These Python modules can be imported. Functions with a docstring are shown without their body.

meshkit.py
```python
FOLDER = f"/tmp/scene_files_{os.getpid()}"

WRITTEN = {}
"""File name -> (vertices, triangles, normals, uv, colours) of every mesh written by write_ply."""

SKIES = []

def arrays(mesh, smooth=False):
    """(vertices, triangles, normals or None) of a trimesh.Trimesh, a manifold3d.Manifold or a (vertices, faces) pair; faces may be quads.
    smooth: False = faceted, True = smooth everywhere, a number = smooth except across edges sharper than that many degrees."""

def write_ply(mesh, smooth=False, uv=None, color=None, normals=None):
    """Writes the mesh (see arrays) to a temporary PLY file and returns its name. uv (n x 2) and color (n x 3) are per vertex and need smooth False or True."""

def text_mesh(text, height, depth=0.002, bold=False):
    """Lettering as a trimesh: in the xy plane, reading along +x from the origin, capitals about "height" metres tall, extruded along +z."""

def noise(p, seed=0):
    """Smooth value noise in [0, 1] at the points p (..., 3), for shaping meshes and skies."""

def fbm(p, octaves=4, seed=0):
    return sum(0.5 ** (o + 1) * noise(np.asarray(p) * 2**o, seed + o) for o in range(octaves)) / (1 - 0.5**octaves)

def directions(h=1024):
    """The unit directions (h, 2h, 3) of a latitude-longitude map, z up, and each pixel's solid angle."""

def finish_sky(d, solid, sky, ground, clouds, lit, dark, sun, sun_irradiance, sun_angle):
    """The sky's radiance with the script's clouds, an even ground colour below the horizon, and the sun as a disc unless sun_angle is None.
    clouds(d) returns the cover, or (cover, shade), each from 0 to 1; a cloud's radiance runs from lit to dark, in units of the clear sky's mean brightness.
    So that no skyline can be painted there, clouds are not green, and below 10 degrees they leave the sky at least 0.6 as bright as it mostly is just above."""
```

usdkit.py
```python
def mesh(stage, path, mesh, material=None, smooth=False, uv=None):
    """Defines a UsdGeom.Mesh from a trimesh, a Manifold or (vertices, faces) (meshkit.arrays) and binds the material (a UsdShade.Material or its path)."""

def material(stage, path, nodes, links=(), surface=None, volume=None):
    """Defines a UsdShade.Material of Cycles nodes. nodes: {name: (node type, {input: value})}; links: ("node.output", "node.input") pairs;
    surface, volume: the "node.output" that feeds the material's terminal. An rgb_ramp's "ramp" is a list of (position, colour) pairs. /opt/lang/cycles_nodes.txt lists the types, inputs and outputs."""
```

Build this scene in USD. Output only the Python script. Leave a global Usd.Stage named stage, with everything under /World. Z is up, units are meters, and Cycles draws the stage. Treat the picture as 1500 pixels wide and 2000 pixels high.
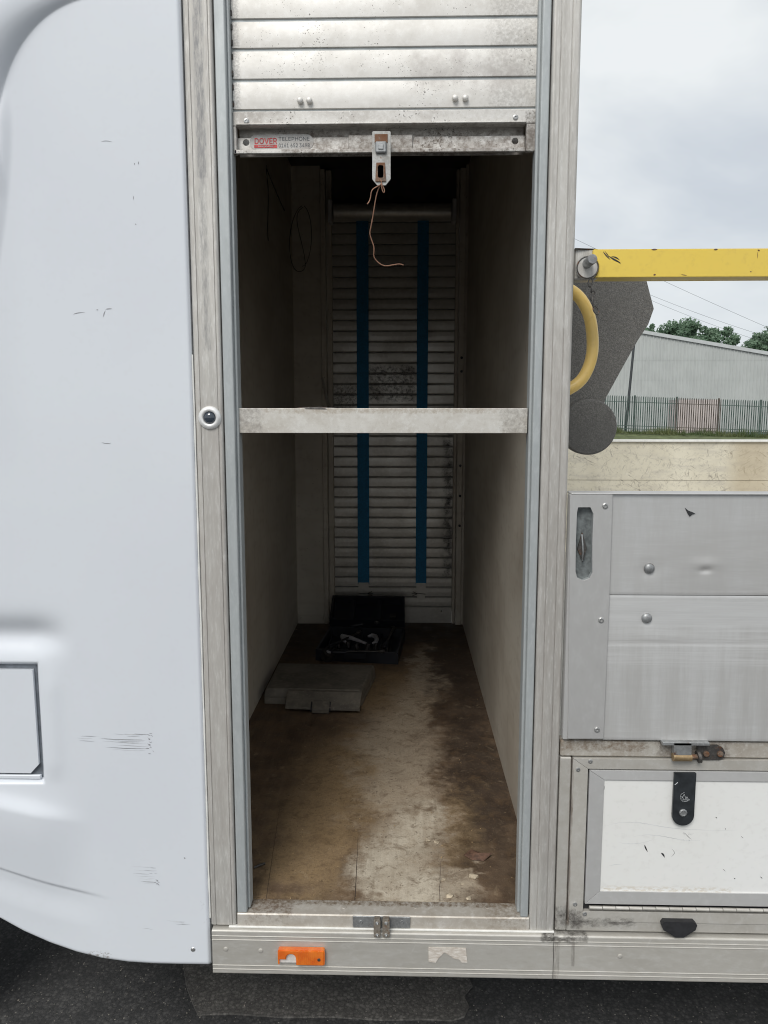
import math, random
import numpy as np
import trimesh
import usdkit, meshkit
from pxr import Usd, UsdGeom, UsdLux, UsdShade, Gf, Sdf
from shapely.geometry import Polygon, Point, box as sbox, LineString
from shapely.ops import unary_union

stage = Usd.Stage.CreateInMemory()
UsdGeom.SetStageUpAxis(stage, "Z")
UsdGeom.SetStageMetersPerUnit(stage, 1.0)
UsdGeom.Xform.Define(stage, "/World")
UsdGeom.Scope.Define(stage, "/World/Looks")

# ------------------------------------------------------------------ camera
FOC = 1500.0                                   # pixels of a 1500 x 2000 picture
PITCH, YAW = math.radians(-7.4), math.radians(1.45)
EYE = np.array([0.0, -1.63, 1.68])
_f0 = np.array([-math.sin(YAW), math.cos(YAW), 0.0])
RIGHT = np.array([math.cos(YAW), math.sin(YAW), 0.0])
FWD = _f0 * math.cos(PITCH) + np.array([0, 0, math.sin(PITCH)])
UPV = np.array([0, 0, math.cos(PITCH)]) - _f0 * math.sin(PITCH)
cam = UsdGeom.Camera.Define(stage, "/World/camera")
cam.CreateProjectionAttr("perspective")
cam.CreateFocalLengthAttr(36.0)
cam.CreateHorizontalApertureAttr(36.0)
cam.CreateVerticalApertureAttr(48.0)
cam.CreateClippingRangeAttr(Gf.Vec2f(0.05, 2000.0))
EXPOSURE = 0.55
cam.CreateExposureAttr(EXPOSURE)
cam.AddTransformOp().Set(Gf.Matrix4d(*RIGHT, 0, *UPV, 0, *(-FWD), 0, *EYE, 1))

# ------------------------------------------------------------------ sky and sun (overcast, brighter behind the viewer)
SUN_EL, SUN_ROT = math.radians(47), math.radians(200)       # rotation = atan2(x, y) of the direction to the sun
sky_light = UsdLux.DomeLight.Define(stage, "/World/sky")
sky_mat = usdkit.material(stage, "/World/Looks/sky", {
    "sky": ("sky_texture", {"sky_type": "single_scattering", "sun_disc": False, "sun_elevation": SUN_EL, "sun_rotation": SUN_ROT,
                            "air_density": 1.0, "aerosol_density": 1.6, "ozone_density": 1.0}),
    "dir": ("texture_coordinate", {}),
    "map": ("mapping", {"scale": (1.0, 1.0, 2.2), "location": (3.1, 0.7, 1.3)}),
    "big": ("noise_texture", {"scale": 2.1, "detail": 6.0, "roughness": 0.5, "distortion": 0.25}),
    "tone": ("rgb_ramp", {"ramp": [(0.34, (6.7, 7.25, 7.95)), (0.45, (7.5, 8.05, 8.65)), (0.54, (8.9, 9.35, 9.7)), (0.64, (10.5, 10.85, 10.9))]}),
    "mixc": ("mix", {"fac": 0.9}),
    "bg": ("background_shader", {"strength": 0.060}),
}, [("dir.generated", "map.vector"), ("map.vector", "big.vector"), ("big.fac", "tone.fac"),
    ("sky.color", "mixc.color1"), ("tone.color", "mixc.color2"), ("mixc.color", "bg.color")], surface="bg.background")
UsdShade.MaterialBindingAPI.Apply(sky_light.GetPrim()).Bind(sky_mat)
sky_light.GetPrim().SetCustomDataByKey("kind", "structure")
sky_light.GetPrim().SetCustomDataByKey("label", "pale grey overcast sky with soft clouds")
sky_light.GetPrim().SetCustomDataByKey("category", "sky")

sun = UsdLux.DistantLight.Define(stage, "/World/sun")
sun.CreateNormalizeAttr(True)
sun.CreateIntensityAttr(0.40)
sun.CreateAngleAttr(28.0)
sun.CreateColorAttr(Gf.Vec3f(1.0, 0.975, 0.94))
_sd = np.array([math.cos(SUN_EL) * math.sin(SUN_ROT), math.cos(SUN_EL) * math.cos(SUN_ROT), math.sin(SUN_EL)])
_x = np.cross([0, 0, 1], _sd); _x /= np.linalg.norm(_x); _y = np.cross(_sd, _x)
sun.AddTransformOp().Set(Gf.Matrix4d(*_x, 0, *_y, 0, *_sd, 0, 0, 0, 0, 1))

# ------------------------------------------------------------------ helpers
def ray(px, py):
    return FWD + RIGHT * (px - 750) / FOC + UPV * (1000 - py) / FOC

def at(px, py, Y=0.0):
    """The point of the vertical plane y = Y that the survey of the photograph gives for a pixel."""
    d = ray(px, py); return EYE + d * ((Y - EYE[1]) / d[1])

def on(px, py, Z):
    d = ray(px, py); return EYE + d * ((Z - EYE[2]) / d[2])

def xz(px, py, Y=0.0):
    p = at(px, py, Y); return float(p[0]), float(p[2])

class MB:
    """Collects shapes of one mesh."""
    def __init__(self): self.v, self.f, self.n = [], [], 0
    def add(self, v, f):
        v, f = np.asarray(v, float), np.asarray(f, int)
        if f.shape[1] == 4: f = np.vstack([f[:, [0, 1, 2]], f[:, [0, 2, 3]]])
        self.v.append(v); self.f.append(f + self.n); self.n += len(v); return self
    def tm(self, m, M=None):
        v = np.array(m.vertices)
        if M is not None: v = v @ np.asarray(M)[:3, :3].T + np.asarray(M)[:3, 3]
        return self.add(v, np.array(m.faces))
    def box(self, x0, x1, y0, y1, z0, z1, b=0.0):
        if b <= 0:
            v = [(x, y, z) for x in (x0, x1) for y in (y0, y1) for z in (z0, z1)]
            f = [(0, 1, 3, 2), (4, 6, 7, 5), (0, 4, 5, 1), (2, 3, 7, 6), (0, 2, 6, 4), (1, 5, 7, 3)]
            return self.add(v, f)
        pts = []
        for x, sx in ((x0, 1), (x1, -1)):
            for y, sy in ((y0, 1), (y1, -1)):
                for z, sz in ((z0, 1), (z1, -1)):
                    pts += [(x, y + sy * b, z + sz * b), (x + sx * b, y, z + sz * b), (x + sx * b, y + sy * b, z)]
        return self.tm(trimesh.Trimesh(pts, process=False).convex_hull)
    def hull(self, pts): return self.tm(trimesh.Trimesh(np.asarray(pts, float), process=False).convex_hull)
    def _ex(self, poly, h):
        for g in getattr(poly, "geoms", [poly]):
            if g.area > 1e-9:
                m = trimesh.creation.extrude_polygon(g, h, engine="earcut"); yield np.array(m.vertices), np.array(m.faces)
    def xz(self, poly, y0, y1):
        for v, f in self._ex(poly, y1 - y0): self.add(np.c_[v[:, 0], y0 + v[:, 2], v[:, 1]], f[:, ::-1])
        return self
    def xy(self, poly, z0, z1):
        for v, f in self._ex(poly, z1 - z0): self.add(np.c_[v[:, 0], v[:, 1], z0 + v[:, 2]], f)
        return self
    def yz(self, poly, x0, x1):
        for v, f in self._ex(poly, x1 - x0): self.add(np.c_[x0 + v[:, 2], v[:, 0], v[:, 1]], f)
        return self
    def tube(self, pts, r, n=8, cap=True):
        P = np.asarray(pts, float); m = len(P); r = np.broadcast_to(np.asarray(r, float), (m,))
        T = np.gradient(P, axis=0); T /= np.maximum(np.linalg.norm(T, axis=1, keepdims=True), 1e-12)
        up = np.array([0, 0, 1.0]) if abs(T[0][2]) < 0.9 else np.array([1.0, 0, 0])
        V = []
        a = np.cross(T[0], up); a /= np.linalg.norm(a)
        for i in range(m):
            a = a - T[i] * (a @ T[i]); a /= np.linalg.norm(a); b = np.cross(T[i], a)
            for k in range(n):
                t = 2 * math.pi * k / n; V.append(P[i] + r[i] * (a * math.cos(t) + b * math.sin(t)))
        F = [(i * n + k, i * n + (k + 1) % n, (i + 1) * n + (k + 1) % n, (i + 1) * n + k) for i in range(m - 1) for k in range(n)]
        F = [(q[0], q[1], q[2]) for q in F] + [(q[0], q[2], q[3]) for q in F]
        if cap:
            V += [P[0], P[-1]]
            F += [(m * n, (k + 1) % n, k) for k in range(n)] + [(m * n + 1, (m - 1) * n + k, (m - 1) * n + (k + 1) % n) for k in range(n)]
        return self.add(V, F)
    def cyl(self, p0, p1, r, n=20, r1=None): return self.tube([p0, p1], [r, r if r1 is None else r1], n)
    def lathe_y(self, cx, cz, prof, n=28):
        """prof: (radius, y) pairs, swept about the axis through (cx, cz) along y."""
        V, F, m = [], [], len(prof)
        for r, y in prof:
            for k in range(n):
                t = 2 * math.pi * k / n; V.append((cx + r * math.cos(t), y, cz + r * math.sin(t)))
        for i in range(m - 1):
            for k in range(n):
                F.append((i * n + k, i * n + (k + 1) % n, (i + 1) * n + (k + 1) % n, (i + 1) * n + k))
        return self.add(V, F)
    def torus(self, c, R, r, M=None, stretch=1.0, n=20, k=8):
        t = np.linspace(0, 2 * math.pi, n, endpoint=False)
        P = np.c_[R * np.cos(t), np.zeros(n), R * stretch * np.sin(t)]
        V, F = [], []
        for i in range(n):
            rad = np.array([math.cos(t[i]), 0, math.sin(t[i])])
            for j in range(k):
                u = 2 * math.pi * j / k; V.append(P[i] + r * (rad * math.cos(u) + np.array([0, 1.0, 0]) * math.sin(u)))
        for i in range(n):
            for j in range(k):
                F.append((i * k + j, i * k + (j + 1) % k, (i + 1) % n * k + (j + 1) % k, (i + 1) % n * k + j))
        V = np.array(V)
        if M is not None: V = V @ np.asarray(M).T
        return self.add(V + np.asarray(c), F)
    def get(self): return np.vstack(self.v), np.vstack(self.f)

_names = {}
def path_for(parent, name):
    k = (parent, name); i = _names.get(k, -1) + 1; _names[k] = i
    return f"{parent}/{name}" + (f"_{i:03d}" if i else "")

def tag(o, label=None, cat=None, group=None, kind=None):
    p = o.GetPrim() if hasattr(o, "GetPrim") else o
    for k, v in (("label", label), ("category", cat), ("group", group), ("kind", kind)):
        if v: p.SetCustomDataByKey(k, v)
    return p

def obj(name, mb, mat, parent="/World", smooth=False, label=None, kind=None):
    pp = parent if isinstance(parent, str) else str(parent.GetPath())
    v, f = mb.get() if isinstance(mb, MB) else mb
    m = usdkit.mesh(stage, path_for(pp, name), (v, f), mat, smooth=smooth)
    if label or kind: tag(m, label=label, kind=kind)
    return m.GetPrim()

def thing(name, label, cat, group=None, loc=None, kind=None):
    x = UsdGeom.Xform.Define(stage, path_for("/World", name))
    if loc is not None: x.AddTranslateOp().Set(Gf.Vec3d(*map(float, loc)))
    return tag(x, label, cat, group, kind)

def rivet(mb, x, z, y, r=0.006, h=0.0025, n=18):
    return mb.lathe_y(x, z, [(r * 1.0, y), (r * 0.97, y - h * .45), (r * 0.8, y - h * .8), (r * 0.45, y - h), (0.0001, y - h)], n)

def screw(mb, x, z, y, r=0.006, h=0.002):
    return mb.lathe_y(x, z, [(r, y), (r * .95, y - h * .7), (r * .7, y - h), (r * .42, y - h), (r * .38, y - h * .35), (0.0001, y - h * .35)], 18)

def rrect(x0, x1, z0, z1, r, q=6): return sbox(x0 + r, z0 + r, x1 - r, z1 - r).buffer(r, quad_segs=q)

# ------------------------------------------------------------------ materials
class Out:
    def __init__(s, t): s.t = t
class Nd:
    def __init__(s, name): s.__dict__["_n"] = name
    def __getattr__(s, k): return Out(f"{s._n}.{k}")
class G:
    def __init__(s): s.nodes, s.links = {}, []
    def __call__(s, kind, **kw):
        name = f"n{len(s.nodes)}"; ins = {}
        for k, v in kw.items():
            if isinstance(v, Out): s.links.append((v.t, f"{name}.{k}"))
            else: ins[k] = v
        s.nodes[name] = (kind, ins); return Nd(name)
    @property
    def pos(s):
        if not hasattr(s, "_pos"): s._pos = s("geometry").position
        return s._pos
    @property
    def xyz(s):
        if not hasattr(s, "_xyz"): s._xyz = s("separate_xyz", vector=s.pos)
        return s._xyz
    def map(s, scale, rot=(0, 0, 0), loc=(0, 0, 0), vec=None): return s("mapping", vector=vec or s.pos, scale=scale, rotation=rot, location=loc).vector
    def noise(s, scale, detail=4.0, rough=0.55, dist=0.0, vec=None):
        if not np.isscalar(scale): return s("noise_texture", vector=s.map(scale, vec=vec), scale=1.0, detail=detail, roughness=rough, distortion=dist)
        return s("noise_texture", vector=vec or s.pos, scale=float(scale), detail=detail, roughness=rough, distortion=dist)
    def rng(s, v, a, b, lo=0.0, hi=1.0, t="smoothstep"):
        return s("map_range", value=v, from_min=a, from_max=b, to_min=lo, to_max=hi, range_type=t, clamp=True).result
    def mix(s, fac, a, b, t="mix"): return s("mix", mix_type=t, fac=fac, color1=a, color2=b).color
    def m(s, op, a, b=0.5, c=0.0): return s("math", math_type=op, value1=a, value2=b, value3=c).value
    def box(s, x, z, w, h, soft=0.02, axes="xz"):
        """1 within the rectangle, falling to 0 over 'soft'."""
        ax = s.m("absolute", s.m("subtract", getattr(s.xyz, axes[0]), x)); az = s.m("absolute", s.m("subtract", getattr(s.xyz, axes[1]), z))
        return s.m("multiply", s.rng(ax, w / 2 + soft, w / 2 - soft * .2), s.rng(az, h / 2 + soft, h / 2 - soft * .2))
    def bump(s, h, strength=0.3, dist=0.002, normal=None):
        kw = {"normal": normal} if normal is not None else {}
        return s("bump", height=h, strength=strength, distance=dist, **kw).normal
    def done(s, name, shader_out): return usdkit.material(stage, f"/World/Looks/{name}", s.nodes, s.links, surface=shader_out.t)

def metal(name, base, dark, light, stretch=(3, 3, 3), fine=(45, 45, 45), amt=0.6, spots=0.0, spot_col=(0.07, 0.06, 0.05), spot_scale=330, metallic=0.35, rough=0.5,
          scratch=0.3, scratch_rot=0.3, scratch_stretch=(160, 160, 7), rust=0.0, stains=(), bevel=0.0012, bump=0.15, vary=0.08, bright=(0.72, 0.71, 0.69)):
    g = G()
    big = g.noise(stretch, 5, 0.6, 0.4)
    col = g.mix(g.rng(big.fac, 0.36, 0.68, 0, amt), base, dark)
    mid = g.noise(fine, 5, 0.7)
    col = g.mix(g.rng(mid.fac, 0.46, 0.72, 0, 0.75 * amt), col, light)
    col = g.mix(g.rng(mid.fac, 0.46, 0.28, 0, 0.55 * amt), col, dark)
    grain = g.noise(900, 2, 0.6)
    col = g.mix(g.rng(grain.fac, 0.3, 0.7, 0, 0.22), col, dark)
    if spots:
        sp = g.noise(spot_scale, 2, 0.5); sb = g.noise(9, 3, 0.6)
        lim = g.rng(sb.fac, 0.35, 0.7, 0.80, 0.80 - 0.22 * spots)
        k = g.rng(g.m("subtract", sp.fac, lim), 0.0, 0.03)
        col = g.mix(g.m("multiply", k, 0.8), col, spot_col)
    if scratch:
        for i, rot in enumerate((scratch_rot, -0.7 * scratch_rot, 1.2)):
            v = g.map(scratch_stretch, loc=(3.3 * i, 0, 1.7 * i), vec=g.map((1, 1, 1), rot=(0, rot, 0)))
            sc = g("noise_texture", vector=v, scale=1.0, detail=1.0, roughness=0.4)
            where = g.rng(g.noise(7 + 3 * i, 2, 0.5).fac, 0.48, 0.64)
            col = g.mix(g.m("multiply", g.rng(sc.fac, 0.67, 0.77, 0, scratch), where), col, bright if i != 2 else dark)
    if rust:
        rn = g.noise(38, 5, 0.7)
        col = g.mix(g.rng(rn.fac, 0.62 - 0.25 * rust, 0.72 - 0.2 * rust, 0, 0.85), col, g.mix(grain.fac, (0.09, 0.035, 0.015), (0.24, 0.10, 0.04)))
    for st in stains:                                   # (x, z, w, h, soft, colour, amount, noise scale)
        x, z, w, h, soft, c, a, ns = st[:8]
        b = g.box(x, z, w, h, soft, st[8] if len(st) > 8 else "xz")
        nn = g.noise(ns, 7, 0.75)
        col = g.mix(g.m("multiply", g.rng(g.m("add", nn.fac, g.m("multiply", b, 0.30)), 0.62, 0.98), g.m("multiply", g.rng(b, 0, 0.8), a)), col, c)
    if vary:
        oi = g("object_info")
        col = g("hsv", color=col, value=g.rng(oi.random, 0, 1, 1 - vary, 1 + vary, "linear")).color
    nrm = g("bevel", samples=4, radius=bevel).bevel if bevel else None
    nrm = g.bump(mid.fac, bump, 0.0012, nrm)
    ro = g.rng(big.fac, 0.3, 0.7, rough - 0.06, rough + 0.12, "linear")
    p = g("principled_bsdf", base_color=col, metallic=metallic, roughness=ro, normal=nrm)
    return g.done(name, p.BSDF)

def plain(name, col, rough=0.6, metallic=0.0, var=0.25, scale=40, bump=0.1, coat=0.0, dark=None, spec=0.5):
    g = G(); nz = g.noise(scale, 5, 0.62)
    d = dark or tuple(c * (1 - var) for c in col); l = tuple(min(1, c * (1 + var)) for c in col)
    c = g.mix(g.rng(nz.fac, 0.3, 0.7), d, l)
    p = g("principled_bsdf", base_color=c, roughness=rough, metallic=metallic, coat_weight=coat, specular_ior_level=spec, normal=g.bump(nz.fac, bump, 0.001))
    return g.done(name, p.BSDF)

M = {}
AL, ALD, ALL = (0.43, 0.415, 0.385), (0.25, 0.235, 0.21), (0.62, 0.61, 0.585)
M["post"] = metal("weathered_aluminium", (0.56, 0.54, 0.50), (0.36, 0.345, 0.32), (0.74, 0.73, 0.70), (26, 26, 1.4), (170, 170, 26), 0.75, scratch=0.22, scratch_rot=0.5, spots=0.15,
    stains=[(-0.412, 2.38, 0.016, 0.45, 0.012, (0.15, 0.15, 0.155), 0.9, (170, 170, 26)), (-0.412, 2.06, 0.010, 0.5, 0.012, (0.24, 0.235, 0.23), 0.8, (190, 190, 30)), (0.32, 1.25, 0.05, 1.2, 0.03, (0.36, 0.33, 0.30), 0.6, (60, 60, 9)), (-0.41, 1.2, 0.05, 1.0, 0.03, (0.38, 0.35, 0.32), 0.6, (60, 60, 9))])
M["slat"] = metal("shutter_slat_aluminium", (0.74, 0.72, 0.68), (0.56, 0.535, 0.49), (0.84, 0.83, 0.80), (6, 6, 8), (60, 60, 60), 0.65, spots=0.75, spot_scale=330, scratch=0.12, scratch_rot=0.4, vary=0.04, bump=0.08,
    stains=[(0.235, 2.36, 0.10, 0.3, 0.06, (0.28, 0.26, 0.23), 0.5, 150), (-0.345, 2.38, 0.012, 0.4, 0.012, (0.26, 0.25, 0.24), 0.7, 220), (0.13, 2.37, 0.2, 0.05, 0.06, (0.45, 0.42, 0.39), 0.7, 25)])
M["bottom_rail"] = metal("pitted_bottom_rail", (0.68, 0.66, 0.62), (0.42, 0.39, 0.355), (0.80, 0.79, 0.76), (10, 10, 14), (110, 110, 110), 0.8, spots=1.0, spot_scale=260, scratch=0.1,
    stains=[(0.05, 2.232, 0.6, 0.05, 0.02, (0.14, 0.105, 0.08), 0.8, 75), (0.258, 2.235, 0.02, 0.1, 0.01, (0.16, 0.14, 0.12), 0.85, 240)])
M["galv"] = metal("galvanised_rail", (0.42, 0.445, 0.445), (0.33, 0.35, 0.35), (0.52, 0.54, 0.54), (20, 20, 4), (120, 120, 40), 0.6, scratch=0.12, metallic=0.3, rough=0.48, spots=0.25)
M["beam"] = metal("dirty_beam_aluminium", (0.72, 0.695, 0.64), (0.50, 0.46, 0.40), (0.82, 0.81, 0.77), (9, 9, 14), (70, 70, 70), 0.75, spots=0.3, scratch=0.3, scratch_rot=0.9, scratch_stretch=(14, 160, 160),
    stains=[(-0.335, 1.66, 0.05, 0.06, 0.03, (0.30, 0.27, 0.24), 0.8, 90), (0.245, 1.66, 0.06, 0.06, 0.03, (0.32, 0.29, 0.25), 0.8, 90), (-0.05, 1.684, 0.5, 0.008, 0.01, (0.40, 0.33, 0.25), 0.7, 120)])
M["sill"] = metal("sill_aluminium", (0.52, 0.50, 0.455), (0.38, 0.36, 0.32), (0.63, 0.62, 0.59), (2.5, 8, 10), (30, 70, 70), 0.6, scratch=0.14, scratch_rot=0.6, scratch_stretch=(120, 120, 12),
    stains=[(0.37, 0.492, 0.10, 0.014, 0.014, (0.045, 0.04, 0.035), 1.0, (50, 50, 90)), (0.352, 0.44, 0.012, 0.1, 0.008, (0.20, 0.18, 0.155), 0.7, (140, 140, 18)), (0.39, 0.46, 0.005, 0.07, 0.005, (0.18, 0.16, 0.14), 0.85, (140, 140, 14))])
M["step"] = metal("step_aluminium", (0.52, 0.49, 0.44), (0.34, 0.295, 0.24), (0.64, 0.62, 0.58), (6, 6, 6), (50, 50, 50), 0.8, spots=0.2, scratch=0.15, scratch_rot=0.8,
    stains=[(-0.31, 0.03, 0.1, 0.04, 0.03, (0.14, 0.085, 0.05), 0.9, 90, "xy"), (0.0, 0.045, 0.7, 0.015, 0.016, (0.15, 0.105, 0.065), 1.0, 110, "xy"), (0.24, 0.03, 0.08, 0.05, 0.03, (0.2, 0.15, 0.1), 0.7, 90, "xy")])
M["dropside"] = metal("dropside_aluminium", (0.60, 0.60, 0.59), (0.50, 0.495, 0.48), (0.69, 0.69, 0.685), (1.4, 3, 9), (12, 60, 150), 0.55, scratch=0.12, scratch_rot=0.2, scratch_stretch=(5, 140, 170), rough=0.42, metallic=0.4, bump=0.05,
    stains=[(0.66, 1.36, 0.25, 0.1, 0.1, (0.48, 0.47, 0.455), 0.7, (3, 3, 30)), (0.66, 1.19, 0.5, 0.012, 0.01, (0.40, 0.39, 0.38), 0.7, (4, 4, 160)), (0.66, 1.08, 0.5, 0.26, 0.05, (0.46, 0.45, 0.43), 0.7, (28, 28, 2.2)), (0.66, 1.4, 0.5, 0.2, 0.05, (0.50, 0.49, 0.47), 0.6, (22, 22, 3)), (0.60, 1.21, 0.4, 0.14, 0.04, (0.70, 0.70, 0.69), 0.5, (3, 3, 190))])
M["end_cap"] = metal("dropside_end_aluminium", (0.55, 0.545, 0.53), (0.45, 0.44, 0.43), (0.65, 0.65, 0.64), (5, 5, 3), (50, 50, 25), 0.5, scratch=0.16, rough=0.42, metallic=0.4, bump=0.06)
M["frame"] = metal("locker_frame_aluminium", (0.55, 0.53, 0.485), (0.41, 0.385, 0.34), (0.64, 0.63, 0.60), (6, 6, 6), (45, 45, 45), 0.65, spots=0.25, scratch=0.14,
    stains=[(0.37, 0.535, 0.07, 0.04, 0.03, (0.06, 0.05, 0.045), 0.95, (60, 60, 40)), (0.46, 0.527, 0.13, 0.014, 0.02, (0.10, 0.09, 0.08), 0.85, (50, 50, 90)), (0.377, 0.72, 0.005, 0.4, 0.004, (0.17, 0.13, 0.10), 0.9, (120, 120, 14))])
M["band"] = metal("grimy_band_aluminium", (0.55, 0.525, 0.47), (0.36, 0.315, 0.26), (0.68, 0.67, 0.63), (8, 8, 12), (80, 80, 80), 0.85, spots=0.3, scratch=0.14,
    stains=[(0.43, 0.952, 0.22, 0.022, 0.02, (0.20, 0.145, 0.10), 0.9, (90, 90, 120)), (0.64, 0.935, 0.14, 0.05, 0.04, (0.16, 0.125, 0.10), 0.85, 110)])
M["trim"] = metal("door_trim_aluminium", (0.58, 0.575, 0.565), (0.48, 0.475, 0.455), (0.67, 0.67, 0.66), (5, 5, 5), (40, 40, 40), 0.5, scratch=0.1, rough=0.42, bump=0.06)
M["zinc"] = metal("zinc_steel", (0.36, 0.37, 0.37), (0.20, 0.20, 0.20), (0.52, 0.53, 0.53), (30, 30, 30), (160, 160, 160), 0.7, scratch=0.2, metallic=0.6, rough=0.42, rust=0.05, bevel=0.001)
M["rusty"] = metal("rusty_steel", (0.20, 0.15, 0.11), (0.08, 0.05, 0.035), (0.36, 0.30, 0.24), (60, 60, 60), (200, 200, 200), 0.8, scratch=0.0, metallic=0.2, rough=0.7, rust=0.8, bevel=0.001)
M["brass"] = metal("brassy_barrel", (0.36, 0.25, 0.13), (0.20, 0.14, 0.08), (0.58, 0.46, 0.28), (60, 60, 60), (160, 160, 160), 0.6, scratch=0.0, metallic=0.6, rough=0.4, bevel=0)
M["dark_steel"] = metal("dark_worn_steel", (0.10, 0.095, 0.09), (0.05, 0.045, 0.04), (0.24, 0.22, 0.20), (60, 60, 60), (160, 160, 160), 0.7, scratch=0.1, metallic=0.5, rough=0.5, rust=0.3, bevel=0)
M["rivet"] = plain("rivet_metal", (0.42, 0.42, 0.41), 0.38, 0.7, 0.2, 120)
M["chrome"] = plain("chrome_screw", (0.66, 0.66, 0.65), 0.25, 0.9, 0.15, 120)
M["rear_slat"] = metal("rear_slat_aluminium", (0.56, 0.535, 0.49), (0.38, 0.355, 0.315), (0.68, 0.66, 0.62), (6, 6, 8), (60, 60, 60), 0.6, spots=0.35, spot_scale=220, scratch=0.08, bevel=0, vary=0.06, rough=0.36, metallic=0.45,
    stains=[(-0.06, 1.83, 0.22, 0.16, 0.06, (0.03, 0.027, 0.025), 1.0, 60), (0.245, 1.25, 0.03, 0.9, 0.06, (0.02, 0.018, 0.017), 1.0, 30), (-0.31, 1.76, 0.1, 0.1, 0.06, (0.04, 0.035, 0.03), 0.9, 90)])
M["dark_gap"] = plain("shadowed_interlock", (0.20, 0.195, 0.185), 0.6, 0.3)
M["lock_black"] = plain("black_lock_paint", (0.022, 0.025, 0.028), 0.38, 0.0, 0.3, 60, 0.08)
M["gasket"] = plain("grey_gasket", (0.13, 0.145, 0.165), 0.5)
M["pocket"] = plain("shaded_pocket_steel", (0.16, 0.175, 0.175), 0.5, 0.3, 0.35, 70)
M["bracket"] = metal("aged_bracket", (0.30, 0.265, 0.22), (0.17, 0.14, 0.11), (0.45, 0.42, 0.38), (60, 60, 60), (200, 200, 200), 0.7, scratch=0.1, metallic=0.4, rough=0.5, rust=0.25, bevel=0.001)
M["latch"] = metal("worn_latch_zinc", (0.43, 0.43, 0.41), (0.26, 0.25, 0.23), (0.56, 0.56, 0.55), (40, 40, 40), (160, 160, 160), 0.8, scratch=0.15, spots=0.5, metallic=0.4, rough=0.5, rust=0.08, bevel=0.001)
M["rubber"] = plain("black_rubber", (0.018, 0.018, 0.02), 0.7, 0.0, 0.3, 80)
M["scratched_print"] = plain("scratched_print", (0.45, 0.46, 0.47), 0.6)
M["scuff_dark"] = plain("dark_scuff", (0.27, 0.27, 0.28), 0.6)
M["pale_scratch"] = plain("pale_scratch", (0.53, 0.54, 0.55), 0.6)
M["red_print"] = plain("red_print", (0.50, 0.06, 0.06), 0.5, var=0.35, scale=90)
M["grey_print"] = plain("grey_print", (0.10, 0.11, 0.12), 0.5, var=0.3)
M["paper"] = metal("worn_label", (0.58, 0.57, 0.54), (0.33, 0.29, 0.26), (0.70, 0.69, 0.67), (16, 16, 30), (80, 80, 80), 0.75, spots=0.4, scratch=0.0, metallic=0.0, bevel=0, rough=0.45)
M["torn_paper"] = metal("torn_paper", (0.62, 0.58, 0.52), (0.42, 0.36, 0.30), (0.78, 0.75, 0.70), (60, 60, 180), (90, 90, 320), 0.9, scratch=0.0, metallic=0.0, bevel=0, rough=0.8)
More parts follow.
